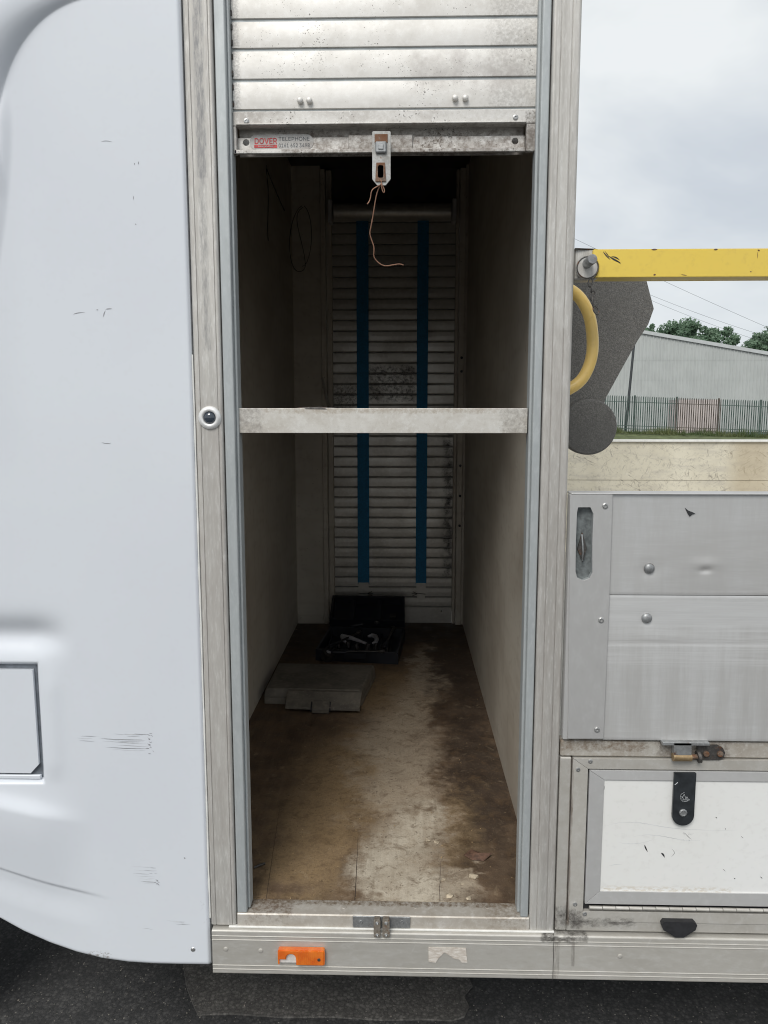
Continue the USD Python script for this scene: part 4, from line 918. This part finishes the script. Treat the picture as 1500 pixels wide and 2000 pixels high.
door = obj("locker_door", MB().box(dx0 + .02, 1.95, -.0035, .005, dz0 + .02, dz1 - .02), M["door_white"], truck, False, "white locker door panel in a mitred aluminium trim")
x0, x1, z0, z1 = dx0, 1.97, dz0, dz1
for poly in mitred(x0, x1, z0, z1, 0.0335, 0.0225, 0.0315): obj("door_trim", MB().xz(poly, -.0065, .004), M["trim"], door)
for k in range(34):
    xa = 0.425 + 0.03 * k; obj("hinge_knuckle", MB().cyl((xa, -.0045, .5645), (xa + .0288, -.0045, .5645), .0042, 10), M["frame"], door, 40)
for pts, w in (([(1259, 1650), (1261, 1656), (1265, 1664)], .0042), ([(1291, 1666), (1295, 1669), (1298, 1675)], .0052), ([(1312, 1658), (1317, 1666), (1311, 1673)], .0011), ([(1338, 1627), (1344, 1634), (1350, 1639)], .0012), ([(1179, 1532), (1180, 1538), (1179, 1545)], .0018),
               ([(1174, 1569), (1176, 1568)], .002), ([(1398, 1596), (1400, 1598)], .003), ([(1416, 1618), (1418, 1620)], .002), ([(1434, 1715), (1436, 1717)], .003), ([(1412, 1697), (1417, 1702)], .0012), ([(1447, 1633), (1452, 1637)], .0012), ([(1485, 1712), (1489, 1716)], .0022)):
    obj("paint_chip", stroke(pts, -.0038, w * .75), M["black_print"], door)
for pts, w in (([(1185, 1613), (1240, 1606), (1290, 1614), (1345, 1620), (1440, 1622)], .0008), ([(1238, 1634), (1285, 1632), (1330, 1640), (1370, 1640)], .0008), ([(1208, 1645), (1240, 1648), (1275, 1640)], .0007), ([(1190, 1690), (1215, 1688)], .0008)):
    obj("scratch", stroke(pts, -.0038, w), M["pale_scratch"], door)
l0, l1 = xz(1312, 1612, -.012), xz(1360, 1510, -.012); rr_ = (l1[0] - l0[0]) / 2
lkp = sbox(l0[0], l0[1] + rr_, l1[0], l1[1]).union(Point(l0[0] + rr_, l0[1] + rr_).buffer(rr_)).buffer(-.0012).buffer(.0012)
lk = obj("door_lock", MB().xz(lkp, -.0125, -.0067).xz(lkp.buffer(-.0015), -.0138, -.0124), M["lock_black"], truck, False, "black rounded lock plate on the white locker door")
lc = xz(1334, 1587, -.014)
obj("lock_cylinder", MB().lathe_y(lc[0], lc[1], [(.0088, -.0137), (.0088, -.016), (.0062, -.0175), (.0058, -.0160), (.0001, -.0158)], 10).box(lc[0] - .0008, lc[0] + .0008, -.0164, -.0157, lc[1] - .0035, lc[1] + .0035), M["zinc"], lk)
ec = xz(1338, 1557, -.014); em = MB()
for i in range(11):
    t0, t1 = math.radians(100 + 22 * i), math.radians(100 + 22 * i + 15)
    em.tube([(ec[0] + .0105 * math.cos(t), -.0139, ec[1] + .0105 * math.sin(t)) for t in (t0, (t0 + t1) / 2, t1)], .0005, 5)
for a, b in (((-.007, -.003), (-.002, .007)), ((-.002, .007), (.002, -.004)), ((.002, -.004), (.004, .001)), ((.004, .001), (.007, -.004)), ((-.005, -.0065), (.010, -.0065)), ((-.008, .001), (-.003, -.003))):
    em.tube([(ec[0] + a[0], -.0139, ec[1] + a[1]), (ec[0] + b[0], -.0139, ec[1] + b[1])], .0005, 5)
obj("scratched_emblem", em, M["scratched_print"], lk)
obj("paint_chip", MB().tube([(*xz(1318, 1533, -.0139)[:1], -.0139, xz(1318, 1533, -.0139)[1]), (xz(1324, 1528, -.0139)[0], -.0139, xz(1324, 1528, -.0139)[1])], .0008, 5), M["scratched_print"], lk)
for px, py in ((1153, 1487), (1129, 1503), (1123, 1766), (1142, 1785)):
    x, zz = xz(px, py, -.005); obj("rivet", screw(MB(), x, zz, -.0044, .0052, .002), M["rivet"], truck, 30)
hb = MB(); c = xz(1325, 1803, -.012)
hb.xz(Polygon([xz(*q, -.012) for q in ((1292, 1803), (1296, 1798), (1354, 1799), (1359, 1804), (1356, 1813), (1345, 1820), (1334, 1827), (1318, 1827), (1306, 1819), (1295, 1813))]).buffer(.001), -.018, -.0022)
obj("rubber_stop", hb, M["rubber"], truck)

# -- band and dropside
obj("hinge_band", MB().box(0.3505, XE, 0.000, 0.03, 0.9225, 0.9600, .003), M["band"], truck)
ds = obj("dropside", MB().box(0.3655, XE, 0.004, 0.022, 0.968, 1.500), M["dropside"], truck, False, "aluminium dropside of wide planks beside the locker")
def plank(z0, z1, dents, step=None):
    xs = np.r_[np.linspace(0.4405, 0.95, 150), XE]; zs = np.linspace(z0, z1, max(8, int((z1 - z0) / .0035)))
    X, Z = np.meshgrid(xs, zs, indexing="ij"); Y = np.full_like(X, -.0075)
    Y += 0.0012 * (meshkit.fbm(np.stack([X * 3, Z * 5, 0 * X], -1), 3, 8) - .5)
    e = np.minimum(Z - z0, z1 - Z); Y += 0.0007 * np.clip(1 - e / .0015, 0, 1) ** 2
    if step: Y -= 0.0007 * (1 / (1 + np.exp((Z - step) / .0009)))
    for cx, cz, rx, rz, dp in dents: Y += dp * np.exp(-((X - cx) / rx) ** 2 - ((Z - cz) / rz) ** 2)
    a, b = X.shape; I = np.arange(a * b).reshape(a, b)
    return MB().add(np.stack([X, Y, Z], -1).reshape(-1, 3), np.stack([I[:-1, :-1], I[1:, :-1], I[1:, 1:], I[:-1, 1:]], -1).reshape(-1, 4))
B1, B2 = at(1400, 1163, -.0075)[2], at(1400, 1261, -.0075)[2]
dn = xz(1378, 1114, -.0075); r1, r2 = xz(1268, 1110, -.0075), xz(1263, 1207, -.0075)
obj("plank", plank(B1 + .0004, 1.5085, [(dn[0], dn[1], .012, .006, .0030), (dn[0], dn[1] + .014, .03, .012, -.0016), (r1[0], r1[1] - .004, .02, .018, .0018)]), M["dropside"], ds, True)
obj("plank", plank(0.966, B1 - .0008, [(r2[0], r2[1] - .004, .018, .015, .0014)], B2), M["dropside"], ds, True)
obj("top_lip", MB().box(0.3535, XE, -.0142, .03, 1.5080, 1.5120, .0014), M["trim"], ds)
ec0 = Polygon([xz(*q, -.011) for q in ((1113, 966), (1196, 966), (1190, 1160), (1178, 1442), (1109, 1442))])
sl_ = Polygon([xz(*q, -.011) for q in ((1130, 992), (1152, 992), (1157, 1004), (1155, 1060), (1155, 1118), (1150, 1128), (1139, 1132), (1128, 1127), (1125, 1115), (1126, 1050), (1128, 1000))]).buffer(.0015)
obj("end_cap", MB().xz(ec0.difference(sl_), -.0135, -.0105), M["end_cap"], ds)
obj("end_fold", MB().box(0.3525, 0.364, -.0100, .02, 0.966, 1.508, .0015), M["end_cap"], ds)
obj("latch_pocket", MB().box(0.366, 0.41, .001, .0035, 1.30, 1.50), M["pocket"], ds)
obj("pocket_wall", MB().xz(sl_.buffer(.002).difference(sl_), -.0104, .001), M["galv"], ds)
tb0, tb1 = xz(1131, 990, -.012), xz(1151, 966, -.012)
obj("latch_tab", MB().box(tb0[0], tb1[0], -.0120, -.0104, tb0[1], tb1[1]), M["dropside"], ds)
dl = [xz(*q, -.004) for q in ((1137, 1040), (1146, 1070), (1138, 1098), (1128, 1072))]
obj("latch_body", MB().xz(Polygon(dl), -.006, .0015), M["dark_steel"], ds)
t0, t1 = xz(1137, 1044, -.009), xz(1138, 1096, -.009)
lv = MB().tube([(t0[0], -.006, t0[1]), (t0[0] + .0012, -.011, (2 * t0[1] + t1[1]) / 3), (t1[0], -.011, (t0[1] + 2 * t1[1]) / 3), (t1[0], -.006, t1[1])], .0019, 7)
obj("latch_lever", lv, M["zinc"], ds, True)
for px, py in ((1182, 988), (1174, 1211), (1166, 1425)):
    x, zz = xz(px, py, -.014); obj("rivet", screw(MB(), x, zz, -.0134, .0062, .003), M["rivet"], ds, 30)
for q in (r1, r2):
    obj("coach_bolt", MB().lathe_y(q[0], q[1], [(.0112, -.0072), (.0112, -.009), (.0100, -.0112), (.0072, -.0130), (.0038, -.0139), (.0001, -.0141)], 26), M["zinc"], ds, 40)
bp = [(1338, 992), (1344, 997), (1352, 1000), (1358, 1003), (1352, 1005), (1347, 1009), (1343, 1003)]
obj("black_scrap", MB().xz(Polygon([xz(*q, -.0085) for q in bp]), -.0092, -.0078), M["black_print"], ds)

# dropside hinge
hg = obj("dropside_hinge", MB().xz(Polygon([xz(*q, -.020) for q in ((1316, 1451), (1350, 1451), (1350, 1476), (1316, 1476))]), -.022, -.006), M["zinc"], truck, False, "worn hinge under the dropside")
c = xz(1316, 1480, -.02); c2 = xz(1351, 1480, -.02)
obj("hinge_barrel", MB().cyl((c[0] - .001, -.016, c[1]), (c2[0], -.016, c2[1]), .0092, 18), M["brass"], hg, 40)
c3 = xz(1368, 1479, -.02)
obj("hinge_pin", MB().cyl((c2[0], -.016, c2[1]), (c3[0], -.016, c3[1]), .0052, 12), M["rusty"], hg, 40)
c4 = xz(1366, 1480, -.02)
obj("pin_washer", MB().cyl((c4[0] - .003, -.016, c4[1]), (c4[0] + .003, -.016, c4[1] + .001), .0135, 18), M["dark_steel"], hg, 40)
hp = Polygon([xz(*q, -.006) for q in ((1362, 1456), (1402, 1456), (1412, 1461), (1416, 1470), (1413, 1480), (1404, 1484), (1362, 1484))]).buffer(-.001).buffer(.001)
obj("hinge_plate", MB().xz(hp, -.0075, -.0005), M["dark_steel"], hg)
for px in (1379, 1406):
    x, zz = xz(px, 1472, -.008); obj("hinge_bolt", MB().lathe_y(x, zz, [(.0068, -.0073), (.0068, -.0115), (.0055, -.0125), (.0001, -.0125)], 8), M["rusty"], hg)
f0, f1 = xz(1292, 1453, -.014), xz(1384, 1448, -.014)
obj("hinge_lip", MB().box(f0[0], f1[0], -.022, .0, f0[1], f1[1], .0008), M["zinc"], hg)

# -- deck and far dropside
obj("deck", MB().box(0.347, XE, 0.031, 2.44, 0.90, 0.958), M["sill"], truck)
fb = obj("far_dropside", MB().box(0.3475, XE, 2.34, 2.375, 0.9585, 1.333), M["cream"], truck, False, "scuffed cream inner face of the far dropside")
zt_ = at(1350, 862, 2.33)[2]
obj("upper_board", MB().box(0.3475, XE, 2.338, 2.375, 1.3345, zt_ - .004, .001), M["cream"], fb)
obj("board_lip", MB().box(0.3475, XE, 2.325, 2.385, zt_ - .0035, zt_ + .008, .002), M["cream_lip"], fb)
obj("outer_wall", MB().box(0.3462, 0.3474, 0.056, 2.50, 0.45, 2.95), M["post"], truck)
obj("roof", MB().box(-0.62, 0.352, 0.0, 2.56, 2.9505, 2.99), M["wall"], truck)

# dark plate with its round foot, yellow grab handle
PY = 0.45
pp = [(1060, 505), (1252, 505), (1262, 545), (1277, 603), (1266, 634), (1246, 664), (1219, 712), (1184, 776), (1176, 800), (1060, 860)]
sp = obj("side_plate", MB().xz(Polygon([xz(*q, PY) for q in pp]).intersection(sbox(.3476, 0, 3, 4)).buffer(-.003).buffer(.003), PY, PY + .018), M["speckled"], truck, False, "charcoal speckled angular plate with a round foot")
dc = xz(1151, 834, PY - .016); dr = 54.0 / FOC * (PY - .016 - EYE[1])
obj("round_foot", MB().lathe_y(dc[0], dc[1], [(.0001, PY + .02), (dr, PY + .02), (dr, PY - .010), (dr - .002, PY - .014), (dr - .006, PY - .016), (.0001, PY - .016)], 56), M["speckled"], sp, 30)
HY = 0.16
hpx = [(1098, 556), (1116, 568), (1134, 584), (1149, 612), (1156, 645), (1157, 685), (1149, 718), (1136, 741), (1118, 756), (1096, 768)]
P = np.array([at(*q, HY) for q in hpx])
from scipy.interpolate import CubicSpline
obj("grab_handle", MB().tube(CubicSpline(np.arange(len(P)), P)(np.linspace(0, len(P) - 1, 60)), 0.0135, 16), M["handle"], truck, True, "yellow curved grab handle beside the post")

# yellow guard rail with pin and chain
gr = thing("guard_rail", "yellow square guard rail pinned to the post above the dropside", "guard rail")
ry0, ry1 = 0.004, 0.054
z0_, z1_ = at(1330, 541, ry0)[2], at(1330, 486, ry0)[2]
cx_, cz_ = xz(1147, 517, .0)
bar_ = rrect(at(1158, 512, ry0)[0], XE, z0_, z1_, .0025).difference(Point(cx_, cz_ - .006).buffer(.0255))
obj("bar", MB().xz(bar_, ry0, ry1), M["yellow"], gr)
for pts, w in (([(1178, 491), (1184, 499), (1192, 507)], .0024), ([(1181, 490), (1187, 498), (1190, 503)], .0016), ([(1189, 500), (1200, 507), (1212, 513)], .0034), ([(1194, 501), (1203, 503), (1210, 508)], .0026), ([(1203, 510), (1208, 512), (1213, 516)], .0012)):
    obj("scrape", stroke(pts, ry0 - .0004, w), M["black_print"], gr)
for pts, w in (([(1272, 487.5), (1284, 487)], .003), ([(1394, 487.5), (1402, 487)], .0032), ([(1480, 488), (1484, 490)], .003), ([(1480, 492), (1480, 505)], .0012), ([(1276, 537), (1281, 536)], .0035), ([(1465, 530), (1468, 531)], .0022), ([(1330, 536), (1342, 538)], .0015)):
    obj("paint_chip", stroke(pts, ry0 - .0004, w), M["rusty"], gr)
obj("rail_bracket", MB().box(0.3505, 0.3985, 0.014, 0.05, at(1130, 546, .01)[2], at(1130, 485, .01)[2], .003), M["post"], truck)
obj("bracket_cap", MB().hull([(0.3505, .008, z1_ + .0008), (0.3505, .05, z1_ + .0008), (0.428, .03, z1_ + .0008), (0.3505, .008, z1_ + .0038), (0.3505, .05, z1_ + .0038), (0.39, .012, z1_ + .003)]), M["dark_steel"], truck)
pn = thing("locking_pin", "stubby steel locking pin with washer and hanging chain at the rail's end", "pin")
wc = (cx_, cz_ - .006)
obj("washer", MB().lathe_y(wc[0], wc[1], [(.0228, .0035), (.0228, -.001), (.0212, -.003), (.010, -.003), (.0001, -.003)], 32), M["post"], pn, 30)
obj("pin", MB().lathe_y(wc[0] - .001, wc[1] + .008, [(.0098, .0), (.0098, -.047), (.0088, -.049), (.0001, -.0492)], 22), M["zinc"], pn, 30)
obj("rim_ring", MB().torus((wc[0], -.0035, wc[1]), .0215, .0013), M["dark_steel"], pn, True)
cpts = [(1153, 552), (1155, 564), (1157, 577), (1158, 591), (1164, 606)]
for i, q in enumerate(cpts):
    p = at(*q, -.006); a = (0.15, 1.35, 0.3, 1.25, 0.5)[i]; tlt = (0.1, 0.0, 0.25, -0.1, -0.5)[i]
    Rz = np.array([[math.cos(a), -math.sin(a), 0], [math.sin(a), math.cos(a), 0], [0, 0, 1]]); Ry = np.array([[math.cos(tlt), 0, math.sin(tlt)], [0, 1, 0], [-math.sin(tlt), 0, math.cos(tlt)]])
    obj("chain_link", MB().torus(p, (.0045, .0045, .0050, .0066, .0064)[i], .0014, Ry @ Rz, (1.9, 1.9, 1.9, 1.7, 1.5)[i], 18, 6), M["dark_steel"], pn, True)

# chassis, wheels (outside the picture)
for y in (0.75, 1.60): obj("chassis_beam", MB().box(-3.2, 3.2, y, y + .08, 0.24, 0.395), M["dark_steel"], truck)
for x in (-1.52, 2.45):
    for y in (0.16, 2.12):
        w = obj("wheel", MB().lathe_y(x, .365, [(.21, y), (.30, y - .01), (.35, y + .01), (.365, y + .04), (.365, y + .19), (.35, y + .22), (.21, y + .23)], 40), M["rubber"], truck, True)
        obj("hub", MB().lathe_y(x, .365, [(.0001, y + .05), (.10, y + .05), (.12, y + .03), (.21, y + .015)], 30), M["zinc"], w, True)

# ------------------------------------------------------------------ things lying in the locker
# closed tool case
tc = thing("tool_case", "dusty grey closed tool case with one front latch lying on the floor", "tool case")
def pr(px, py, z): p = on(px, py, z); return (float(p[0]), float(p[1]))
zt = ZF + .062; zmid = ZF + .030
A = dict(bl=(-0.545, 1.60), br=(-0.118, 1.585), fr=(-0.160, 1.185), fl=(-0.465, 1.20), nl=(-0.545, 1.285), nr=(-0.465, 1.275))
main = MB()
def slab(poly, z0, z1, inset_top):
    lo = Polygon(poly).buffer(-.004).buffer(.004, quad_segs=3); hi = lo.buffer(-inset_top, quad_segs=3)
    return [(x, y, z0) for x, y in lo.exterior.coords] + [(x, y, z1 - .006) for x, y in hi.buffer(.002).exterior.coords] + [(x, y, z1) for x, y in hi.buffer(-.004).exterior.coords]
body_poly = [(-0.548, 1.60), (-0.548, 1.275), (-0.16, 1.26), (-0.118, 1.585)]
obj("lid", MB().hull(slab(body_poly, ZF + .030, zt, .008)), M["case_grey"], tc)
obj("base", MB().hull(slab(body_poly, ZF + .0006, ZF + .0295, .002)), M["case_grey"], tc)
fp = [(-0.452, 1.30), (-0.452, 1.195), (-0.165, 1.178), (-0.158, 1.30)]
lowpts = [(x, y, ZF + .012) for x, y in fp] + [(x, y, ZF + .022) for x, y in fp] + [(-0.452, 1.30, zt - .002), (-0.158, 1.30, zt - .002), (-0.452, 1.265, zt - .003), (-0.16, 1.25, zt - .003)]
obj("front_apron", MB().hull(lowpts), M["case_grey"], tc)
lx_ = -0.347
obj("latch", MB().hull([(lx_, 1.176, ZF + .004), (lx_ + .065, 1.173, ZF + .004), (lx_, 1.172, ZF + .020), (lx_ + .065, 1.169, ZF + .020), (lx_, 1.215, ZF + .041), (lx_ + .065, 1.212, ZF + .041), (lx_, 1.218, ZF + .030), (lx_ + .065, 1.215, ZF + .030)]), M["case_grey"], tc)
for xx in (lx_ - .006, lx_ + .0665): obj("latch_slot", MB().hull([(xx, 1.172, ZF + .010), (xx + .004, 1.172, ZF + .010), (xx, 1.206, ZF + .0385), (xx + .004, 1.206, ZF + .0385), (xx, 1.2, ZF + .01), (xx + .004, 1.2, ZF + .01)]), M["rubber"], tc)

# open tool case behind it
oc = thing("tool_case", "open black tool case with its lid propped against the rear shutter", "tool case")
bl = MB(); base_poly = Polygon([(-0.405, 1.815), (-0.022, 1.765), (0.01, 2.17), (-0.375, 2.20)])
bl.xy(base_poly, ZF + .0006, ZF + .008); bl.xy(base_poly.difference(base_poly.buffer(-.010)), ZF + .008, ZF + .055)
obj("base_tray", bl, M["case_navy"], oc)
lidv = []
def lp_(u, v, t):   # u along the hinge, v up the lid, t thickness towards the front
    a, b = np.array([-0.375, 2.205, ZF + .055]), np.array([0.01, 2.18, ZF + .055]); up = np.array([0.0, 0.17, 0.075]); up /= np.linalg.norm(up); nrm = np.cross(b - a, up); nrm /= np.linalg.norm(nrm)
    return a + (b - a) * u + up * v + nrm * t
ld = MB()
for (u0, u1, v0, v1, t0, t1) in ((0, 1, 0, .20, .0, .006), (0, .03, 0, .20, .006, .045), (.97, 1, 0, .20, .006, .045), (.03, .97, .185, .20, .006, .045), (.03, .97, 0, .012, .006, .045), (.25, .32, .012, .185, .006, .03), (.62, .68, .012, .185, .006, .03)):
    ld.hull([lp_(u, v, t) for u in (u0, u1) for v in (v0, v1) for t in (t0, t1)])
obj("case_lid", ld, M["case_navy"], oc)
obj("case_latch", MB().hull([lp_(u, v, t) for u in (.30, .40) for v in (.202, .218) for t in (.005, .02)]), M["tool_steel"], oc)
obj("lid_clip", MB().hull([lp_(u, v, t) for u in (.80, .88) for v in (.05, .075) for t in (.02, .03)]), M["tool_steel"], oc)
obj("front_catch", MB().box(-0.27, -0.17, 1.775, 1.785, ZF + .02, ZF + .05, .002), M["case_navy"], oc)
tr = MB()
for i in range(7):
    x = -0.36 + .05 * i; tr.box(x, x + .006, 1.83 - .1 * (x + .36), 2.15, ZF + .008, ZF + .032)
obj("tray_divider", tr, M["case_navy"], oc)
# tools lying in it
tz = ZF + .058
tw = thing("hand_tool", "pale tapered tool handle lying across the open tool case", "hand tool")
a, b = on(668, 1243, tz), on(716, 1257, tz)
obj("handle", MB().tube([a, a * .6 + b * .4 + np.array([0, 0, .006]), b], [.013, .010, .006], 10), M["tool_white"], tw, True)
obj("grip_end", MB().tube([a + np.array([0, 0, .0]), on(673, 1253, tz - .006), on(678, 1256, tz - .01)], [.011, .008, .005], 8), M["tool_white"], tw, True)
tw2 = thing("hand_tool", "pale hooked tool beside the tapered handle in the open case", "hand tool")
hk = [on(px, py, tz) for px, py in ((719, 1243), (726, 1241), (733, 1243), (736, 1249), (733, 1255), (727, 1256))]
obj("hook", MB().tube(hk, [.006, .010, .012, .011, .009, .005], 9), M["tool_white"], tw2, True)
rl = thing("tape_roll", "small grey roll lying at the open case's near corner", "tape roll")
c = on(638, 1278, ZF + .03); obj("roll", MB().cyl(c + np.array([0, 0, -.018]), c + np.array([.012, -.012, .016]), .030, 22), M["tool_steel"], rl, 40)
obj("core", MB().cyl(c + np.array([.012, -.012, .0165]), c + np.array([.0125, -.0125, .018]), .012, 16), M["tool_white"], rl, 40)
sr = random.Random(4)
for i, (px, py) in enumerate(((662, 1262), (680, 1262), (698, 1266), (716, 1266), (733, 1265), (748, 1268), (757, 1270))):
    p = on(px, py, ZF + .04)
    m = MB().cyl((p[0], p[1], ZF + .0325), (p[0] + sr.uniform(-.01, .01), p[1] + .004, ZF + .060), .010 + sr.uniform(-.002, .003), 12)
    o = obj("socket", m, M["tool_steel"], smooth=40); tag(o, "small dark socket standing in the open tool case", "socket", "sockets in the open tool case")

for lab, a_, b_, r_ in (("long dark spanner lying left across the open tool case", (648, 1262), (700, 1236), .007), ("dark ratchet bar at the right side of the open tool case", (752, 1262), (768, 1228), .008), ("thin dark rod lying along the front of the open tool case", (655, 1274), (745, 1272), .005), ("dark screwdriver lying over the open tool case's lid", (690, 1222), (735, 1214), .008)):
    a, b = on(*a_, ZF + .060), on(*b_, ZF + (.066 if a_[1] > 1225 else .085))
    sp_ = thing("spanner", lab, "tool"); u_ = (b - a) / np.linalg.norm(b - a)
    obj("shaft", MB().tube([a, a * .5 + b * .5 + np.array([0, 0, .003]), b], r_ * .7, 8), M["tool_steel"], sp_, True)
    obj("head", MB().tube([b - u_ * .012, b, b + u_ * .016], [r_ * 1.2, r_ * 1.9, r_ * 1.3], 8), M["tool_steel"], sp_, True)
    obj("grip", MB().tube([a - u_ * .02, a, a + u_ * .05], [r_ * 1.1, r_ * 1.6, r_ * 1.2], 8), M["case_navy"], sp_, True)

# rubble chips and leaf on the floor
cr = random.Random(12)
chips = [((836, 1642), .008, "grey plaster crumb left of the white chip on the locker floor"), ((853, 1646), .0085, "small white plaster chip in the middle right of the locker floor"), ((925, 1714), .012, "large pale angular plaster chip near the right rail"),
         ((877, 1752), .011, "flat pale plaster chip at the step edge"), ((915, 1756), .008, "broken cream chip at the step's right part"), ((902, 1727), .005, "tiny pale chip left of the large angular chip"), ((866, 1720), .007, "tan chip on the pale worn board")]
for (px, py), s, lab in chips:
    p = on(px, py, ZF)
    o = obj("plaster_chip", MB().hull([(p[0] + cr.uniform(-s, s), p[1] + cr.uniform(-s, s), ZF + cr.uniform(0, .65 * s)) for _ in range(12)] + [(p[0] + s * a, p[1] + s * b, ZF + .0001) for a, b in ((-.6, -.4), (.7, -.3), (.1, .7))]), M["chip"])
    tag(o, lab, "plaster chip")
lf = MB(); pl_ = [on(px, py, ZF + .003) for px, py in ((905, 1670), (920, 1662), (940, 1668), (962, 1672), (945, 1681), (922, 1679))]
Vv = [(p[0], p[1], ZF + h) for p, h in zip(pl_, (.003, .008, .006, .012, .002, .002))] + [(np.mean([p[0] for p in pl_]), np.mean([p[1] for p in pl_]), ZF + .012)]
lf.add(Vv, [(i, (i + 1) % 6, 6) for i in range(6)])
tag(obj("dry_leaf", lf, M["leaf_litter"]), "curled red brown dry leaf on the floor near the right rail", "leaf")
tw_ = MB(); p = on(505, 1695, ZF + .003); tw_.tube([(p[0] - .012, p[1], ZF + .003), (p[0], p[1] + .006, ZF + .006), (p[0] + .012, p[1] + .02, ZF + .003)], .003, 6)
tag(obj("twig", tw_, M["dark_steel"], smooth=True), "short dark twig on the floor by the left rail", "twig")

# cables hanging on the left inner wall
cbl = thing("hanging_cable", "thin black cables looping down the dark left inner wall", "cable")
for k, pts in enumerate([[(520, 322), (522, 350), (524, 385), (523, 430), (524, 470)], [(521, 330), (535, 365), (548, 395), (556, 412)], [(590, 402), (574, 425), (566, 465), (568, 505), (578, 528), (592, 528), (596, 510), (588, 470), (580, 430), (592, 405)], [(594, 402), (606, 430), (608, 470), (602, 505), (590, 520)]]):
    Yc = (1.2, 1.2, 2.1, 2.1)[k]
    obj("cable_strand", wire(pts, [Yc] * len(pts), .0016), M["cable"], cbl, True)
